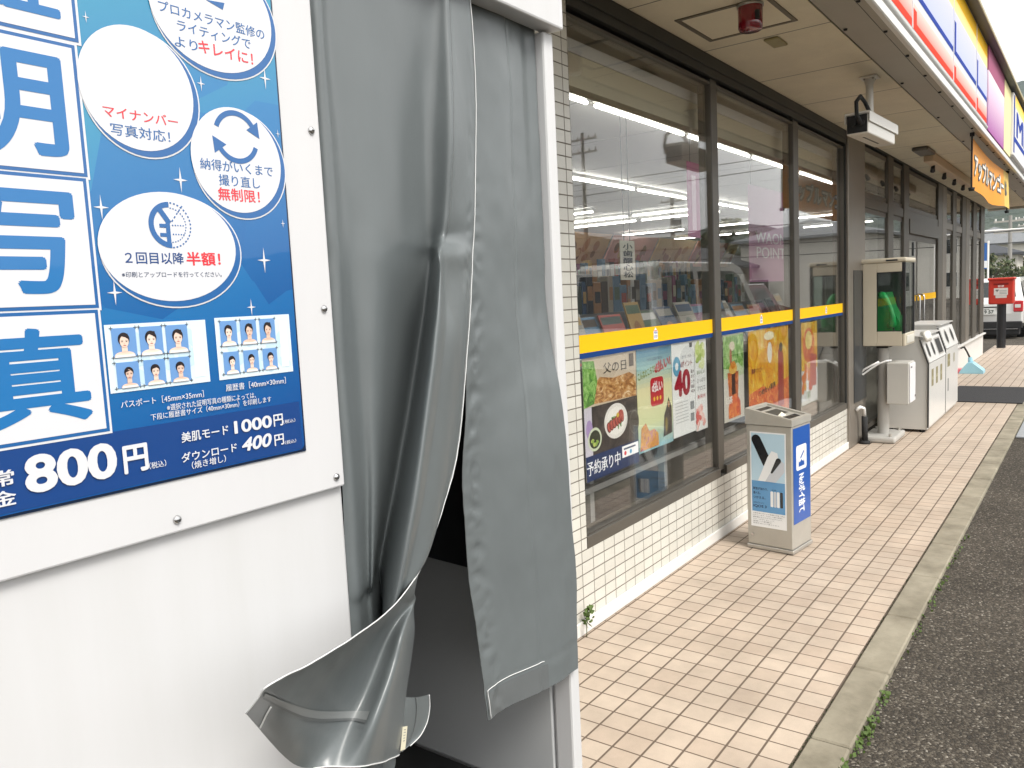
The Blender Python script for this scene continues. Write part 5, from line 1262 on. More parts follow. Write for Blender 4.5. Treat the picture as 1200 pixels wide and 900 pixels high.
# pictogram: a cigarette over an open bin
prs.poly([(0.085, 0.49), (0.165, 0.49), (0.160, 0.525), (0.148, 0.513), (0.125, 0.528), (0.10, 0.513), (0.088, 0.525)], BLS, 3); prs.line(0.112, 0.536, 0.158, 0.572, 0.011, BLS, 3); prs.line(0.172, 0.535, 0.172, 0.60, 0.004, ink('#e08a70'), 3)
vs, fs_ = text2d('No!ポイ捨て', 0.0, 3)
xa_ = min(v[0] for v in vs); xbm = max(v[0] for v in vs); ya_ = min(v[1] for v in vs); ybm = max(v[1] for v in vs)
for q_ in range(3):
    prs.cnt += 1; mb.add([prs.P(0.085+(v[1]-ya_)/(ybm-ya_)*0.085+0.002*(q_-1), 0.445-(v[0]-xa_)/(xbm-xa_)*0.22+0.002*(q_-1), 2) for v in vs], fs_, ink('#eef1f3'))
mb.build('side_sign', ash)
mb = MB(); c_ = am(0.03, -0.001, 0.085); mb.cyl(c_, (c_[0]-es.x*0.005, c_[1]-es.y*0.005, c_[2]), 0.009, CHROME, 12); mb.build('lock', ash)

# ------------------------------------------------------------------ telephone cabinet
ph = thing('telephone_cabinet', (8.2, 1.65, 0), 'cream outdoor telephone cabinet on a grey pole with a glazed front', 'telephone cabinet')
GREYP = mat('pole_grey', (0.46, 0.45, 0.42), 0.45, var=0.08)
mb = MB(); mb.rbox(7.95, 8.45, 1.50, 1.80, 0.003, 0.06, GREYP, 0.018, 2)
for (x, y) in ((8.0, 1.55), (8.4, 1.55), (8.0, 1.75), (8.4, 1.75)): mb.cyl((x, y, 0.06), (x, y, 0.085), 0.014, STEEL, 6)
mb.build('base_plate', ph)
mb = MB(); mb.cyl((8.2, 1.65, 0.06), (8.2, 1.65, 0.90), 0.052, GREYP, 20); mb.build('pole', ph)
X0c, X1c, Y0c, Y1c, Z0c, Z1c = 8.06, 8.52, 1.435, 1.832, 0.905, 1.675
mb = MB()
# shell: back, far side, top and bottom; the near side is a frame round its window
mb.rbox(X0c, X1c, Y1c-0.03, Y1c, Z0c, Z1c, CREAM, 0.012, 2)
def near(y0, y1, z0, z1): mb.rbox(X0c, X0c+0.02, y0, y1, z0, z1, CREAM, 0.004, 1)
near(1.680, Y1c-0.031, Z0c+0.001, Z1c-0.001); near(Y0c+0.03, 1.679, Z1c-0.085, Z1c-0.001); near(Y0c+0.03, 1.679, Z0c+0.001, Z0c+0.135)
mb.rbox(X1c-0.02, X1c, Y0c+0.03, Y1c-0.031, Z0c, Z1c, CREAM, 0.004, 1)
mb.rbox(X0c+0.0205, X1c-0.0205, Y0c+0.02, Y1c-0.031, Z0c, Z0c+0.04, CREAM, 0.004, 1); mb.rbox(X0c-0.004, X1c+0.004, Y0c-0.01, Y1c+0.002, Z1c, Z1c+0.045, CREAM, 0.016, 2)
mb.build('shell', ph)
mb = MB(); mb.rbox(X0c+0.001, X1c-0.001, Y0c, Y0c+0.028, Z0c+0.0, Z0c+0.115, CREAM, 0.006, 1); mb.rbox(X0c+0.06, X1c-0.06, Y0c-0.008, Y0c-0.0005, Z0c+0.02, Z0c+0.095, ink('#d8d6cc'), 0.003, 1)
mb.rbox(X0c+0.0, X0c+0.03, Y0c, Y0c+0.028, Z0c+0.1155, Z1c-0.001, DARK, 0.004, 1); mb.rbox(X1c-0.03, X1c, Y0c, Y0c+0.028, Z0c+0.1155, Z1c-0.001, DARK, 0.004, 1)
mb.build('door_frame', ph)
GL2 = glass_mat('cabinet_glass', (0.86, 0.92, 0.90), 0.8)
mb = MB(); mb.box(X0c+0.006, X0c+0.011, Y0c+0.03, 1.681, Z0c+0.134, Z1c-0.084, GL2); mb.build('side_window', ph)
mb = MB(); mb.box(X0c+0.031, X1c-0.031, Y0c+0.008, Y0c+0.013, Z0c+0.116, Z1c-0.002, GL2); mb.build('door_window', ph)
mb = MB()
for (y0, y1, z0, z1) in ((1.671, 1.679, Z0c+0.137, Z1c-0.087), (Y0c+0.032, Y0c+0.04, Z0c+0.137, Z1c-0.087)): mb.box(X0c-0.0012, X0c-0.0002, y0, y1, z0, z1, DARK)
mb.box(X0c-0.0012, X0c-0.0002, Y0c+0.0405, 1.6705, Z1c-0.094, Z1c-0.087, DARK); mb.box(X0c-0.0012, X0c-0.0002, Y0c+0.0405, 1.6705, Z0c+0.137, Z0c+0.144, DARK)
mb.build('window_seal', ph)
mb = MB(); mb.rbox(X0c-0.0055, X0c-0.0048, 1.50, 1.60, Z1c+0.015, Z1c+0.030, DARK, 0.0002, 1); mb.build('maker_plate', ph)
mb = MB(); mb.rbox(8.14, 8.40, 1.60, 1.70, 0.88, 0.9045, RUBBER, 0.004, 1); mb.build('pole_cap', ph)
PG_ = mat('phone_green', (0.03, 0.55, 0.14), 0.3, coat=0.5)
mb = MB(); mb.box(X0c+0.03, X1c-0.025, Y1c-0.036, Y1c-0.0315, Z0c+0.045, Z1c-0.005, mat('cabinet_dark_sheet', (0.05, 0.055, 0.05), 0.6)); mb.box(X1c-0.0245, X1c-0.0205, Y0c+0.035, Y1c-0.037, Z0c+0.045, Z1c-0.005, M['cabinet_dark_sheet']); mb.build('dark_sheet', ph)  # dark sheets added to darken the cream cabinet's inside
tp = thing('public_telephone', (8.24, 1.66, Z0c+0.04), 'green public telephone standing inside the cream cabinet', 'telephone')
mb = MB(); mb.prism([(1.79, Z0c+0.045), (1.48, Z0c+0.045), (1.51, Z0c+0.22), (1.58, Z0c+0.36), (1.62, Z0c+0.50), (1.79, Z0c+0.50)], 8.20, 8.46, 'x', mat('phone_body', (0.012, 0.26, 0.06), 0.3, coat=0.5)); mb.build('body', tp)
mb = MB(); mb.tube([(8.16, 1.66, Z0c+0.475), (8.13, 1.64, Z0c+0.47), (8.12, 1.61, Z0c+0.44), (8.12, 1.575, Z0c+0.36), (8.12, 1.55, Z0c+0.27), (8.13, 1.555, Z0c+0.2), (8.16, 1.575, Z0c+0.19)], [0.036, 0.036, 0.024, 0.019, 0.022, 0.034, 0.036], PG_, 12); mb.build('handset', tp)
mb = MB(); mb.tube([(8.15, 1.56, Z0c+0.18), (8.13, 1.53, Z0c+0.10), (8.13, 1.57, Z0c+0.055), (8.19, 1.62, Z0c+0.09)], 0.007, DARK, 6); mb.build('cord', tp)
mb = MB(); mb.rbox(8.24, 8.42, 1.472, 1.478, Z0c+0.07, Z0c+0.17, DARK, 0.001, 1); mb.build('keypad', tp)
bx = thing('metal_box', (8.17, 1.5, 0.36), 'grey metal box strapped to the pole of the telephone cabinet', 'box')
mb = MB(); mb.rbox(8.06, 8.34, 1.405, 1.594, 0.36, 0.75, mat('box_grey', (0.52, 0.51, 0.47), 0.4, var=0.06), 0.006, 1); mb.build('case', bx)
mb = MB(); mb.rbox(8.075, 8.325, 1.392, 1.4045, 0.372, 0.738, SG_W, 0.006, 1); mb.build('lid', bx)
mb = MB(); mb.rbox(8.09, 8.12, 1.386, 1.3915, 0.70, 0.715, CHROME, 0.001, 1); mb.rbox(8.28, 8.31, 1.386, 1.3915, 0.41, 0.43, CHROME, 0.001, 1); mb.build('latch', bx)
PL = mat('white_plastic_strip', (0.80, 0.80, 0.78), 0.4)
mb = MB(); mb.tube([(8.10, 1.56, 0.77), (8.07, 1.60, 0.765), (8.06, 1.66, 0.74), (8.055, 1.72, 0.70), (8.05, 1.77, 0.66), (8.05, 1.80, 0.635), (8.05, 1.815, 0.655), (8.05, 1.79, 0.685), (8.055, 1.73, 0.72), (8.07, 1.66, 0.76)], 0.009, PL, 8)
tag(mb.build('plastic_strap'), 'white plastic strap tied round the cabinet pole above the metal box', 'strap')
mb = MB(); mb.tube([(7.78, 1.80, 0.33), (7.80, 1.77, 0.36), (7.86, 1.75, 0.34), (7.89, 1.75, 0.26)], 0.016, PL, 8); mb.tube([(7.89, 1.75, 0.26), (7.90, 1.75, 0.02)], 0.028, RUBBER, 10); mb.lathe([(0, 0), (0.05, 0), (0.05, 0.02), (0.03, 0.03)], (7.90, 1.75, 0.001), RUBBER, 12)
tag(mb.build('cable_duct'), 'short black cable duct with a white elbow at the corner post', 'cable duct')

# ------------------------------------------------------------------ recycling bins
BW = mat('bin_white', (0.58, 0.57, 0.535), 0.38, var=0.06, vscale=3); BWF = mat('bin_front', (0.67, 0.665, 0.64), 0.3, var=0.04); BHOLE = mat('bin_hole', (0.02, 0.02, 0.018), 0.6); OLIVE = mat('bin_label', (0.26, 0.23, 0.12), 0.5)
def recycle_bin(x0, x1, label, round_holes, z):
    t = thing('recycling_bin', ((x0+x1)/2, 1.5, 0), label, 'bin')
    y0, y1 = 1.345, 1.735
    prof = [(y1, 0.03), (y0, 0.03), (y0, z-0.26), (y0+0.075, z-0.03), (y0+0.085, z), (y1, z+0.005)]
    mb = MB(); mb.prism([(a, b_) for a, b_ in prof], x0+0.012, x1-0.002, 'x', BW)
    for (x, y) in ((x0+0.06, y0+0.05), (x1-0.06, y0+0.05), (x0+0.06, y1-0.05), (x1-0.06, y1-0.05)): mb.cyl((x, y, 0), (x, y, 0.03), 0.025, RUBBER, 8)
    mb.build('body', t)
    mb = MB(); mb.prism([(y0-0.001, 0.06), (y0-0.014, 0.06), (y0-0.014, z-0.262), (y0-0.001, z-0.262)], x0+0.03, x1-0.006, 'x', BWF); mb.build('door', t)
    mb = MB(); mb.prism([(y0-0.004, z-0.255), (y0+0.068, z-0.03), (y0+0.055, z-0.026), (y0-0.018, z-0.252)], x0+0.02, x1-0.006, 'x', BWF); hd = mb.build('chute_panel', t)
    mb = MB(); mb.prism([(y0+0.04, z+0.004), (y1+0.004, z+0.009), (y1+0.004, z+0.02), (y0+0.04, z+0.015)], x0, x1-0.003, 'x', BWF); mb.build('lid', t)
    mb = MB(); mb.prism([(a, b_) for a, b_ in ((y0-0.0145, 0.05), (y0-0.0145, z-0.26), (y0+0.062, z-0.026), (y0+0.074, z-0.026), (y0-0.002, z-0.26), (y0-0.002, 0.05))], x0+0.0005, x0+0.0115, 'x', mat('bin_seam', (0.03, 0.03, 0.03), 0.5)); mb.build('edge_trim', t)
    mid_ = Vector((0, y0+0.0175, z-0.1385)); dv = Vector((0, 0.073, 0.226)).normalized()
    prb = Print((x0, y0-0.018+0.0, z-0.252), (1, 0, 0), dv, MB(), 0.0012)
    wd = x1-x0
    def on_panel(name, draw):
        prb.mb = MB(); draw(prb); prb.mb.build(name, hd)
    if round_holes:
        for c in (0.30, 0.72): on_panel('opening', lambda q, c=c: (q.ell(wd*c, 0.125, 0.085, 0.085, STEEL, 1, 28), q.ell(wd*c, 0.125, 0.068, 0.068, BHOLE, 2, 28)))
    else:
        for c in (0.16, 0.42): on_panel('opening', lambda q, c=c: (q.rrect(wd*c-0.06, 0.045, wd*c+0.06, 0.195, 0.05, STEEL, 1), q.rrect(wd*c-0.05, 0.055, wd*c+0.05, 0.185, 0.045, BHOLE, 2)))
        on_panel('opening', lambda q: (q.rrect(wd*0.62, 0.03, wd*0.93, 0.21, 0.01, STEEL, 1), q.rrect(wd*0.65, 0.045, wd*0.90, 0.195, 0.01, BHOLE, 2)))
    def label_(xa, za, xb, zb, m, txt=None):
        mb = MB(); q = planeY(y0-0.014, mb, 0.0008); q.rect(xa, za, xb, zb, m, 1)
        if txt: q.text(txt, xa+0.015, (za+zb)/2-0.02, xb-0.015, 0.035, ink('#d8cfa8'), 2, 0.02, 2)
        mb.build('label_plate', t)
    if round_holes:
        label_(x0+0.12, z-0.46, x0+0.30, z-0.32, OLIVE, 'ペット'); label_(x0+0.14, 0.27, x0+0.22, 0.41, mat('bin_grey', (0.25, 0.25, 0.25), 0.5)); label_(x0+0.55, z-0.44, x0+0.66, z-0.34, ink('#a8a490'))
    else:
        for c in (0.15, 0.40, 0.66): label_(x0+wd*c, z-0.50, x0+wd*c+0.12, z-0.33, OLIVE, 'もえる')
    return t
recycle_bin(8.66, 9.72, 'white recycling bin with slot openings beside the telephone cabinet', False, 0.945)
recycle_bin(9.73, 10.66, 'white recycling bin with two round openings at the end of the pair', True, 1.0)
mb = MB(); random.seed(2)
for k in range(5):
    x = 8.72+0.05*k
    mb.tube([(x, 1.40+0.01*k, 0.966), (x-0.03, 1.375, 0.975), (x-0.05, 1.36, 0.94), (x-0.03, 1.355, 0.90)], [0.02, 0.026, 0.022, 0.012], ink('#e6e4dc'), 8)
tag(mb.build('plastic_bag'), 'crumpled white plastic bag draped over the front edge of the slotted bin', 'bag')
mb = MB(); mb.rbox(10.99, 12.58, 0.70, 1.56, 0.001, 0.014, mat('mat_grey', (0.045, 0.045, 0.048), 0.95, var=0.5, vscale=60, col2=(0.02, 0.02, 0.022), bump=0.8, bscale=300), 0.005, 1)
tag(mb.build('doormat'), 'dark grey doormat lying on the tiles in front of the entrance', 'doormat')
p = atZ(1139, 437, 0.0)
mop = thing('dustpan', (p.x, p.y, 0), 'light blue long handled dustpan resting on the tiles beyond the bins', 'dustpan')
MPB = mat('dustpan_blue', (0.32, 0.60, 0.72), 0.4)
mb = MB(); yv = p.y
mb.prism([(p.y-0.17, 0.002), (p.y+0.17, 0.002), (p.y+0.15, 0.045), (p.y+0.055, 0.17), (p.y-0.02, 0.17), (p.y-0.165, 0.05)], p.x-0.14, p.x+0.14, 'x', MPB); mb.build('pan', mop)
mb = MB(); mb.cyl((p.x, p.y+0.02, 0.17), (p.x, p.y+0.03, 0.25), 0.04, MPB, 12, r2=0.03); mb.build('socket', mop)
mb = MB(); mb.tube([(p.x, p.y+0.03, 0.24), (p.x-0.02, p.y+0.07, 0.34), (p.x-0.1, p.y+0.10, 0.42), (p.x-0.2, p.y+0.13, 0.41)], 0.013, RUBBER, 8); mb.build('handle', mop)
p = atZ(1128, 437, 0.0)
mb = MB(); mb.prism([(p.y-0.05, 0.002), (p.y+0.12, 0.002), (p.y+0.10, 0.07), (p.y-0.03, 0.07)], p.x-0.1, p.x+0.12, 'x', ink('#e0707a')); tag(mb.build('brush_head'), 'small pink brush head on the tiles next to the blue dustpan', 'brush')
mb = MB(); mb.rbox(8.80, 10.9, 0.30, 0.612, -0.028, -0.010, mat('ramp_plate', (0.36, 0.38, 0.40), 0.6, 0.2, var=0.2, vscale=20, bump=0.4, bscale=90), 0.004, 1)
tag(mb.build('ramp_plate'), 'grey metal ramp plate lying on the asphalt against the kerb', 'ramp')

# ------------------------------------------------------------------ post box
pb = thing('post_box', (19.7, 1.66, 0), 'red square post box on a black pole at the end of the walkway', 'post box')
PR_ = mat('post_red', (0.56, 0.035, 0.018), 0.35, var=0.1, vscale=5)
mb = MB(); mb.cyl((19.7, 1.66, 0.0), (19.7, 1.66, 0.925), 0.085, DARK, 18); mb.build('pole', pb)
mb = MB(); mb.rbox(19.5, 19.9, 1.435, 1.885, 0.925, 1.44, PR_, 0.025, 2); mb.rbox(19.47, 19.93, 1.415, 1.905, 1.425, 1.475, PR_, 0.02, 2); bd = mb.build('body', pb)
prp = Print((19.499, 1.885, 0.925), (0, -1, 0), (0, 0, 1), MB(), 0.002)
prp.rrect(0.09, 0.40, 0.36, 0.435, 0.01, ink('#7a1510'), 1); prp.rect(0.10, 0.19, 0.35, 0.335, ink('#ded9d4'), 1); prp.rect(0.13, 0.13, 0.33, 0.188, ink('#d4cfca'), 1); prp.text('〒', 0.13, 0.255, 0.185, 0.05, ink('#38302e'), 2, 0.03, 2)
prp.text('郵便', 0.17, 0.35, 0.28, 0.045, ink('#e8d8d4'), 2, 0.02, 2)
for k in range(3): prp.rect(0.2, 0.215+0.03*k, 0.33, 0.225+0.03*k, ink('#8fa0a0'), 2)
prp.mb.build('plates', bd)

# ------------------------------------------------------------------ vehicles
CARW = mat('car_white', (0.74, 0.74, 0.72), 0.22, coat=0.8); CARM = mat('car_maroon', (0.16, 0.012, 0.022), 0.25, coat=0.8); CGL = mat('car_glass', (0.02, 0.025, 0.026), 0.06, spec=0.8)
TAIL = mat('tail_red', (0.55, 0.012, 0.02), 0.2, coat=0.8); HEADL = mat('head_lamp', (0.7, 0.7, 0.68), 0.1, coat=0.8); TYRE = mat('tyre', (0.02, 0.02, 0.02), 0.85); BUMP = mat('bumper_black', (0.015, 0.015, 0.016), 0.6)
def vehicle(name, loc, rz, label, paint, prof, glass, width, wheels, wr, roof=None, plate=None, bumper=0.0):
    """prof: side outline (x forward, z up); glass: list of side-window outlines; built at the origin, then turned and set down"""
    t = thing(name, loc, label, 'car' if 'car' in name else 'van', rz=rz)
    hw = width/2; xs = [q[0] for q in prof]; zmax = max(q[1] for q in prof); zw = 0.9
    b = bmesh.new(); n = len(prof); rings = []
    for (yy, sc) in ((-hw, 0), (-hw+0.05, 1), (hw-0.05, 1), (hw, 0)):
        ring = []
        for (x, z) in prof:
            tp = max(0.0, (z-zw)/(zmax-zw))*0.13      # tumblehome: the cabin narrows upwards
            y_ = yy-math.copysign(tp, yy); k = 0.02 if sc == 0 else 0.0
            cx = (min(xs)+max(xs))/2; ring.append(b.verts.new((x+(cx-x)*k, y_, z+(0.7-z)*k)))
        rings.append(ring)
    for r0, r1 in zip(rings, rings[1:]):
        for i in range(n): b.faces.new((r0[i], r0[(i+1) % n], r1[(i+1) % n], r1[i]))
    b.faces.new(rings[0][::-1]); b.faces.new(rings[-1])
    bmesh.ops.recalc_face_normals(b, faces=b.faces)
    mb = MB(); mb.bm(b, paint, False); mb.build('body', t, True)
    def side(pts, s_): return [(x, s_*(hw-max(0.0, (z-zw)/(zmax-zw))*0.13+0.004), z) for x, z in pts]
    for g_ in glass:
        for s_ in (-1, 1):
            mb = MB(); P_ = side(g_, s_); Q_ = [(x, y-s_*0.012, z) for x, y, z in P_]; k = len(P_)
            mb.add(P_+Q_, [tuple(range(k)), tuple(range(2*k-1, k-1, -1))]+[(i, (i+1) % k, k+(i+1) % k, k+i) for i in range(k)], CGL); mb.build('side_window', t, True)
    for i in range(n):                                # screens front and rear: the steep outline edges above the waist
        (x0, z0), (x1, z1) = prof[i], prof[(i+1) % n]
        if min(z0, z1) > zw-0.05 and abs(z1-z0) > 0.25:
            d = Vector((x1-x0, 0, z1-z0)); nrm = Vector((d.z, 0, -d.x)).normalized()
            if nrm.x*(x0-(min(xs)+max(xs))/2) < 0: nrm = -nrm
            q = []
            for (f_, s_) in ((0.1, -1), (0.1, 1), (0.9, 1), (0.9, -1)):
                p_ = Vector((x0, 0, z0))+d*f_; tp = max(0.0, (p_.z-zw)/(zmax-zw))*0.13; q.append(p_+nrm*0.008+Vector((0, s_*(hw-tp-0.14), 0)))
            mb = MB(); mb.add(q+[v-nrm*0.012 for v in q], [(0, 1, 2, 3), (7, 6, 5, 4), (0, 4, 5, 1), (1, 5, 6, 2), (2, 6, 7, 3), (3, 7, 4, 0)], CGL); mb.build('screen', t, True)
    for wx in wheels:
        for s_ in (-1, 1):
            mb = MB(); mb.cyl((wx, s_*(hw-0.19), wr), (wx, s_*(hw+0.005), wr), wr, TYRE, 24); wo = mb.build('wheel', t, True)
            mb = MB(); mb.cyl((wx, s_*(hw+0.0055), wr), (wx, s_*(hw+0.012), wr), wr*0.62, CHROME, 18); mb.build('rim', wo, True)
    return t, hw, min(xs), max(xs)
# white estate car beyond the post box, seen from behind (its rear points at the walkway)
prof = [(-2.15, 0.38), (-2.18, 0.62), (-2.16, 0.86), (-2.10, 0.98), (-1.84, 1.44), (-1.6, 1.49), (0.2, 1.50), (0.55, 1.44), (1.1, 0.98), (2.0, 0.84), (2.18, 0.62), (2.15, 0.3), (1.7, 0.28), (-1.7, 0.28)]
t, hw, xa, xb = vehicle('estate_car', (25.15, 2.30, -0.03), R(-1.0), 'white estate car parked beyond the red post box with its rear towards the walkway', CARW, prof,
    [[(-1.75, 1.02), (-1.62, 1.38), (-0.95, 1.41), (-0.95, 1.02)], [(-0.85, 1.02), (-0.85, 1.41), (0.1, 1.41), (0.25, 1.39), (0.85, 1.02)]], 1.72, (-1.35, 1.35), 0.30)
mb = MB(); mb.rbox(-2.235, -2.05, -hw+0.02, hw-0.02, 0.26, 0.43, BUMP, 0.02, 2); mb.rbox(-2.245, -2.236, -hw+0.1, hw-0.1, 0.24, 0.255, CHROME, 0.002, 1); mb.rbox(-2.19, -1.9, -hw+0.08, hw-0.08, 0.10, 0.255, BUMP, 0.01, 1); mb.build('bumper', t, True)
for s_ in (-1, 1):
    mb = MB(); mb.rbox(-2.20, -2.0, s_*(hw-0.11)-0.10, s_*(hw-0.11)+0.10, 0.66, 0.93, TAIL, 0.02, 2); lm_ = mb.build('tail_light', t, True)
    mb = MB(); mb.rbox(-2.204, -2.199, s_*(hw-0.12)-0.06, s_*(hw-0.12)+0.06, 0.76, 0.84, HEADL, 0.002, 1); mb.build('reversing_lamp', lm_, True)
mb = MB(); mb.rbox(-2.205, -2.18, -0.27, 0.065, 0.60, 0.765, ink('#dedfdb'), 0.004, 1)
prc = Print((-2.2055, 0.065, 0.60), (0, -1, 0), (0, 0, 1), mb, 0.002); prc.text('・9 57', 0.03, 0.03, 0.305, 0.085, ink('#2c3a34'), 1, 0.03, 2); prc.text('松本', 0.10, 0.125, 0.22, 0.03, ink('#2c3a34'), 1, 0.01, 2)
mb.build('number_plate', t, True)
mb = MB(); mb.rbox(-2.205, -2.17, -0.37, 0.165, 0.775, 0.80, BUMP, 0.004, 1); mb.build('boot_handle', t, True)
# things the windows mirror: a white van and a maroon car in the car park
prof = [(-2.45, 0.35), (-2.48, 0.9), (-2.38, 1.95), (-2.2, 2.03), (1.0, 2.04), (1.35, 1.96), (2.1, 1.08), (2.42, 0.92), (2.48, 0.5), (2.4, 0.32)]
t, hw, xa, xb = vehicle('white_van', (13.7, -2.55, -0.03), 0.0, 'white van parked in the car park and mirrored in the shop windows', CARW, prof,
    [[(-2.25, 1.15), (-2.15, 1.85), (-0.95, 1.87), (-0.95, 1.15)], [(-0.75, 1.15), (-0.75, 1.87), (0.85, 1.87), (1.15, 1.8), (1.72, 1.15)]], 1.7, (-1.5, 1.55), 0.33)
prof = [(-1.7, 0.32), (-1.72, 0.8), (-1.66, 1.25), (-1.45, 1.6), (0.3, 1.62), (0.9, 1.05), (1.6, 0.92), (1.72, 0.6), (1.68, 0.3)]
t, hw, xa, xb = vehicle('maroon_car', (22.5, -4.6, -0.03), R(8), 'maroon car with a white roof mirrored in the windows beside the van', CARM, prof,
    [[(-1.5, 1.0), (-1.38, 1.5), (-0.5, 1.52), (-0.5, 1.0)], [(-0.4, 1.0), (-0.4, 1.52), (0.2, 1.52), (0.65, 1.0)]], 1.5, (-1.1, 1.1), 0.28)
mb = MB(); mb.rbox(-1.45, 0.28, -0.6, 0.6, 1.61, 1.66, CARW, 0.02, 1); mb.build('roof', t, True)

# ------------------------------------------------------------------ houses, poles, wires, trees and hills
def house(loc, rz, w_, d_, h_, roof_h, label, wall, roof, wins=3, hip=0.25, over=0.5):
    t = thing('house', loc, label, 'house', rz=rz)
    mb = MB(); mb.box(-w_/2, w_/2, -d_/2, d_/2, -0.1, h_, wall); mb.build('wall', t, True)
    e = over; b0 = [(-w_/2-e, -d_/2-e, h_), (w_/2+e, -d_/2-e, h_), (w_/2+e, d_/2+e, h_), (-w_/2-e, d_/2+e, h_)]
    r0, r1 = (-w_/2-e+hip*w_, 0, h_+roof_h), (w_/2+e-hip*w_, 0, h_+roof_h)
    lo = [(v[0], v[1], v[2]-0.15) for v in b0]
    mb = MB(); mb.add(b0+[r0, r1]+lo, [(0, 1, 5, 4), (1, 2, 5), (2, 3, 4, 5), (3, 0, 4), (6, 7, 1, 0), (7, 8, 2, 1), (8, 9, 3, 2), (9, 6, 0, 3), (9, 8, 7, 6)], roof); mb.build('roof', t, True)
    n = 0
    for (ax, sg, L, D) in (('x', -1, w_, d_), ('x', 1, w_, d_), ('y', -1, d_, w_), ('y', 1, d_, w_)):
        k_ = wins if ax == 'x' else max(1, wins-1)
        for fl in range(max(1, int(h_//2.5))):
            for i in range(k_):
                c = lerp(-L/2+L*0.16, L/2-L*0.16, i/(k_-1) if k_ > 1 else 0.5); z0 = 0.9+2.6*fl; a = 0.55
                if ax == 'x': q = (c-a, c+a, sg*D/2-0.03, sg*D/2+0.03)
                else: q = (sg*D/2-0.03, sg*D/2+0.03, c-a, c+a)
                mb = MB(); mb.box(q[0]-0.06*(ax == 'x'), q[1]+0.06*(ax == 'x'), q[2]-0.06*(ax == 'y'), q[3]+0.06*(ax == 'y'), z0-0.06, z0+1.16, BUMP if n % 2 else SKIRT); fo = mb.build('window', t, True)
                mb = MB(); s2 = 0.035
                if ax == 'x': mb.box(q[0], q[1], sg*D/2+sg*0.031-0.005, sg*D/2+sg*0.031+0.005, z0, z0+1.1, CGL)
                else: mb.box(sg*D/2+sg*0.031-0.005, sg*D/2+sg*0.031+0.005, q[2], q[3], z0, z0+1.1, CGL)
                mb.build('pane', fo, True)
    return t
HW_ = mat('render_white', (0.66, 0.64, 0.58), 0.8, var=0.1, vscale=1.2); HC = mat('render_cream', (0.56, 0.50, 0.40), 0.8, var=0.1, vscale=1.0); HB = mat('render_brown', (0.30, 0.24, 0.19), 0.8, var=0.15)
RG = mat('roof_grey', (0.20, 0.21, 0.22), 0.7, var=0.2, vscale=2); RB = mat('roof_brown', (0.27, 0.14, 0.095), 0.7, var=0.2, vscale=2); RD = mat('roof_dark', (0.07, 0.075, 0.085), 0.6, var=0.2, vscale=2)
# direct view, beyond the end of the shop
house((92, 8.6, 0), R(8), 9, 8, 4.6, 1.6, 'grey roofed white house straight beyond the shop corner', HW_, RG, 3)
house((112, 7.6, 0), R(-5), 9, 8, 2.9, 1.7, 'brown roofed cream house beside the pale road', HC, RB, 3)
house((150, 14.5, 0), R(20), 12, 9, 5.2, 2.0, 'large dark roofed house farther up the valley', HW_, RD, 4)
house((72, 7.9, 0), R(0), 5, 6, 3.2, 1.2, 'small slate roofed house with a blue sign board', HW_, RD, 2)
house((140, 7.2, 0), R(0), 14, 8, 4.2, 1.0, 'long low white house at the head of the road', HW_, RG, 4)
house((175, 9.0, 0), R(30), 10, 8, 5.5, 1.8, 'far cream house under the wooded hill', HC, RG, 3)
# mirrored in the windows
house((53, -10.2, 0), R(4), 9, 7.5, 4.4, 1.1, 'white two storey house mirrored in the window panes', HW_, RG, 3)
house((47, -17.5, 0), R(12), 8, 7, 2.9, 1.4, 'low dark roofed house mirrored beyond the van', HB, RD, 3)
house((50, -27.0, 0), R(25), 10, 8, 3.4, 1.7, 'brown walled house mirrored beside the tall utility pole', HB, RD, 3)
house((66, -38.0, 0), R(30), 12, 9, 4.6, 1.8, 'cream house mirrored at the end of the car park', HC, RG, 4)
house((78, -6.0, 0), R(0), 12, 9, 5.0, 1.5, 'long white house mirrored in the entrance glass', HW_, RD, 4)
PC_ = mat('pole_concrete', (0.30, 0.29, 0.27), 0.8, var=0.1); WIRE = mat('wire_black', (0.012, 0.012, 0.012), 0.6)
def pole(x, y, h, label, transformer=False, r=0.16):
    t = thing('utility_pole', (x, y, -0.03), label, 'utility pole')
    mb = MB(); mb.cyl((x, y, -0.03), (x, y, h), r, PC_, 12, r2=r*0.62); mb.build('shaft', t)
    for dz in (0.35, 1.05):
        mb = MB(); mb.box(x-0.05, x+0.05, y-0.9, y+0.9, h-dz-0.05, h-dz+0.05, STEEL)
        for q in (-0.8, -0.3, 0.4, 0.8): mb.cyl((x, y+q, h-dz+0.05), (x, y+q, h-dz+0.2), 0.05, SKIRT, 8)
        mb.build('crossarm', t)
    if transformer:
        mb = MB(); mb.cyl((x-0.1, y+0.42, h-2.6), (x-0.1, y+0.42, h-1.7), 0.30, RG, 14); mb.build('transformer', t)
    return t
pole(38.7, -19.3, 10.4, 'slender utility pole mirrored next to the tiled pillar', False, 0.15)
pole(54.5, -21.4, 8.4, 'utility pole with a transformer mirrored above the van', True, 0.22)
pole(60, 4.65, 5.3, 'grey utility pole beside the pale road beyond the shop', False, 0.16)
pole(96, 5.9, 7.5, 'distant thin utility pole standing against the wooded hill', False, 0.14)
random.seed(6)
def wire(a, b, sag, r=0.022, label='black overhead wire mirrored in the shop windows'):
    a = Vector(a); b = Vector(b); pts = []
    for k in range(15): t = k/14; pts.append(a.lerp(b, t)-Vector((0, 0, sag*4*t*(1-t))))
    mb = MB(); mb.tube(pts, r, WIRE, 5); tag(mb.build('overhead_wire'), label, 'wire', 'overhead wires mirrored in the windows' if 'mirrored' in label else None)
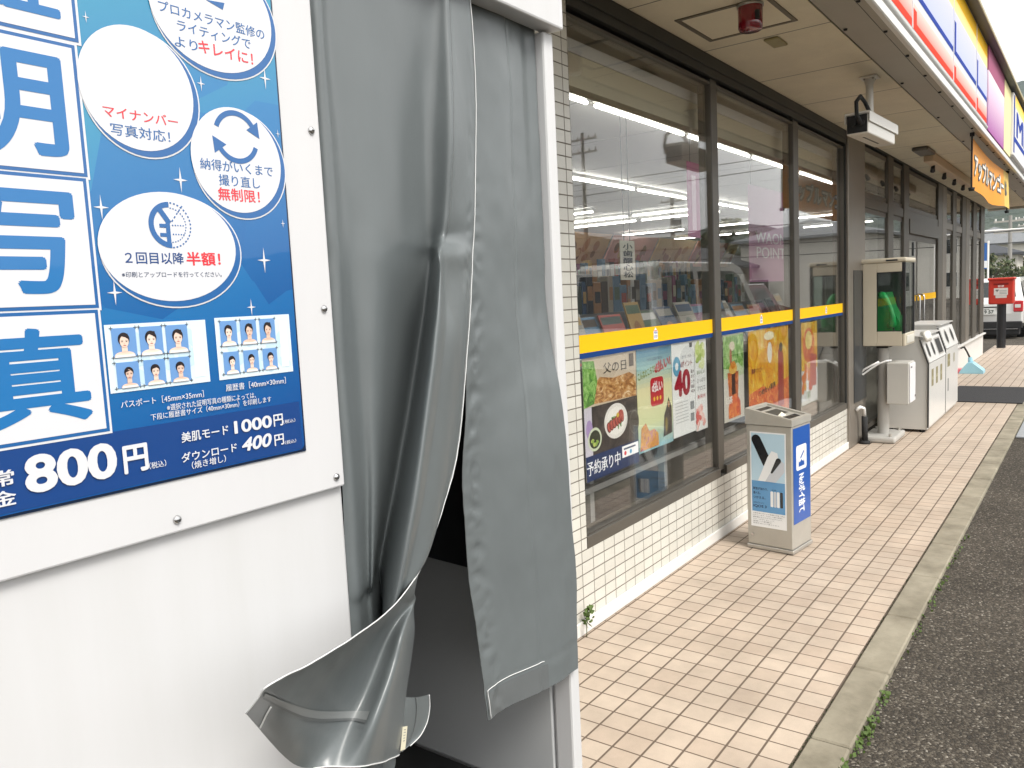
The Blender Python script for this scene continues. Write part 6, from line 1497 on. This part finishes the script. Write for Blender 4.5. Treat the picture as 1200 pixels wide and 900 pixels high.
for (z0, z1, dy) in ((10.2, 12.2, 0.8), (9.6, 11.6, -0.5), (7.3, 8.6, 0), (6.5, 7.6, 0.3), (5.9, 7.0, 0)):
    d0 = Vector((38.5, -19.5+dy, z0-2.4)); d1 = Vector((43.0, -9.4+dy, z1-3.6)); dd = (d1-d0)
    wire(d0-dd*0.9, d1+dd*1.6, 0.25, 0.02)
mb = MB(); mb.cyl((26.0, 2.53, -0.03), (26.0, 2.53, 2.5), 0.025, SKIRT, 8); tag(mb.build('flag_pole'), 'thin white pole standing beyond the shop corner', 'pole')
gt = thing('pipe_gantry', (31.0, 2.6, -0.03), 'white horizontal pipe on two posts spanning the view beyond the shop', 'pipe rail')
mb = MB(); zt = onz = atX(1152, 272, 31.0).z; mb.cyl((31.0, 4.6, zt+0.03), (31.0, -1.0, zt-0.02), 0.035, SKIRT, 10); mb.build('pipe', gt)
for y in (4.55, -0.9):
    mb = MB(); mb.cyl((31.0, y, -0.03), (31.0, y, zt), 0.045, SKIRT, 10); mb.build('post', gt)
sg = thing('sign_board', (40, 4.05, -0.03), 'blue and white upright sign board beyond the shop corner', 'sign')
mb = MB(); mb.box(39.96, 40.0, 3.86, 4.24, 1.85, 2.95, ink('#2a62a8')); prg = Print((39.958, 4.24, 1.85), (0, -1, 0), (0, 0, 1), mb, 0.004); prg.rect(0.03, 0.05, 0.35, 0.35, ink('#e8eaec'), 1); mb.build('board', sg)
mb = MB(); mb.cyl((40.03, 4.05, -0.03), (40.03, 4.05, 2.9), 0.03, STEEL, 8); mb.build('post', sg)

LEAF = [mat('leaf_dark', (0.035, 0.055, 0.018), 0.8), mat('leaf_mid', (0.065, 0.09, 0.03), 0.8), mat('leaf_olive', (0.10, 0.10, 0.045), 0.8)]
BARK = mat('bark', (0.09, 0.07, 0.05), 0.9, var=0.3)
def tree(x, y, h, rad, label, n=700, name='tree', cat='tree', leafsize=0.16):
    t = thing(name, (x, y, -0.03), label, cat)
    mb = MB(); mb.tube([(x, y, -0.03), (x+0.02*h, y, h*0.3), (x-0.01*h, y+0.01*h, h*0.6)], [0.035*h, 0.026*h, 0.012*h], BARK, 8)
    for k in range(5):
        a = k*1.26; mb.tube([(x, y, h*(0.28+0.05*k)), (x+math.cos(a)*rad*0.35, y+math.sin(a)*rad*0.35, h*(0.45+0.06*k)), (x+math.cos(a)*rad*0.7, y+math.sin(a)*rad*0.7, h*(0.55+0.06*k))], [0.015*h, 0.01*h, 0.004*h], BARK, 5)
    mb.build('trunk', t)
    cl = [(Vector((random.gauss(0, .45)*rad, random.gauss(0, .45)*rad, random.uniform(0.42, 0.92)*h)), random.uniform(0.25, 0.48)*rad) for _ in range(12)]
    mb = MB()
    for _ in range(n):
        c, q = random.choice(cl); v = Vector((random.gauss(0, 1), random.gauss(0, 1), random.gauss(0, 0.8))).normalized()*q*random.random()**0.4
        p_ = c+v+Vector((x, y, 0)); d = Vector((random.gauss(0, 1), random.gauss(0, 1), random.gauss(0, 1))).normalized(); e = d.orthogonal().normalized(); s_ = leafsize*random.uniform(0.6, 1.5)
        mb.add([p_-d*s_, p_+e*s_*0.6, p_+d*s_, p_-e*s_*0.6], [(0, 1, 2, 3)], random.choice(LEAF))
    mb.build('crown', t); return t
tree(50, 4.7, 2.6, 1.1, 'dense dark shrub beside the road, nearest to the shop corner', 900, 'shrub', 'shrub', 0.09)
tree(54, 3.7, 1.9, 1.2, 'low olive shrub at the edge of the pale road', 800, 'shrub', 'shrub', 0.09)
tree(64, 7.0, 3.4, 1.6, 'round tree between the small slate roofed house and the road', 800, leafsize=0.14)
tree(82, 5.2, 3.0, 1.5, 'spreading tree in front of the brown roofed house', 700, leafsize=0.16)
tree(62, -20.5, 7.2, 1.8, 'tall dark tree mirrored behind the van', 900, leafsize=0.25)
tree(60, -17.0, 5.4, 2.3, 'round tree mirrored between the van and the white house', 900, leafsize=0.25)
tree(45, -30, 6.0, 2.6, 'bushy tree mirrored beside the tiled pillar', 900, leafsize=0.25)
random.seed(41)
FOREST = mat('forest_hill', (0.022, 0.036, 0.026), 0.95, var=1, col2=(0.05, 0.066, 0.04), vscale=0.05, bump=1.0, bscale=0.12, dist=6.0)
def elev(a):                                          # the ridge line's height in degrees by bearing
    pts = [(-75, 3.0), (-45, 4.4), (-33, 4.6), (-26, 3.9), (-20, 4.6), (-16, 3.9), (-10, 5.2), (-4, 7.5), (1, 10.2), (4.0, 11.2), (5.3, 11.0), (9, 9.0), (20, 7), (40, 5)]
    for (a0, e0), (a1, e1) in zip(pts, pts[1:]):
        if a0 <= a <= a1: t = (a-a0)/(a1-a0); t = t*t*(3-2*t); return lerp(e0, e1, t)
    return 3.0
vs = []; NA, NR = 150, 26
for i in range(NA+1):
    a = lerp(-75, 40, i/NA)
    for j in range(NR+1):
        f_ = j/NR; r_ = lerp(230, 900, f_); H = 620*math.tan(R(elev(a)))+1.5
        prof_ = min(1.0, max(0.0, (r_-240)/380)); prof_ = prof_**1.25 if prof_ < 1 else 1.0
        z = -0.5+H*prof_*(1.0 if r_ < 640 else 1-0.3*(r_-640)/260)
        z += (6*noise.noise((r_*0.02, a*0.25, 0))+2.5*noise.noise((r_*0.07, a*0.9, 4)))*prof_
        vs.append((r_*math.cos(R(a)), r_*math.sin(R(a)), z))
mb = MB(); mb.add(vs, [(i*(NR+1)+j, (i+1)*(NR+1)+j, (i+1)*(NR+1)+j+1, i*(NR+1)+j+1) for i in range(NA) for j in range(NR)], FOREST, True)
structure(mb.build('hills'), 'wooded hills rising behind the town', 'hills')
# meadow strip in front of the hills
FIELD = mat('field_green', (0.12, 0.13, 0.07), 0.95, var=0.5, vscale=0.08)
mb = MB(); mb.add([(44, 4.5, -0.022), (62, 4.9, -0.022), (160, 11.8, -0.022), (160, 60, -0.022), (44, 40, -0.022)], [(0, 1, 2, 3, 4)], FIELD); structure(mb.build('field'), 'rough green field beside the pale road', 'field')
# air: pale haze from the car park to the hills
hm = bpy.data.materials.new('haze'); hm.use_nodes = True; ht = hm.node_tree
for n in list(ht.nodes):
    if n.type != 'OUTPUT_MATERIAL': ht.nodes.remove(n)
pv = ht.nodes.new('ShaderNodeVolumePrincipled'); pv.inputs['Color'].default_value = (0.70, 0.82, 0.95, 1); pv.inputs['Density'].default_value = 0.00028; pv.inputs['Anisotropy'].default_value = 0.2
ht.links.new(pv.outputs[0], [n for n in ht.nodes if n.type == 'OUTPUT_MATERIAL'][0].inputs['Volume'])
mb = MB(); mb.box(-60, 960, -860, 620, -2.0, 175, hm)
HZ = mb.build('haze'); tag(HZ, 'thin pale haze in the air between the shop and the hills', 'haze', None, 'stuff')
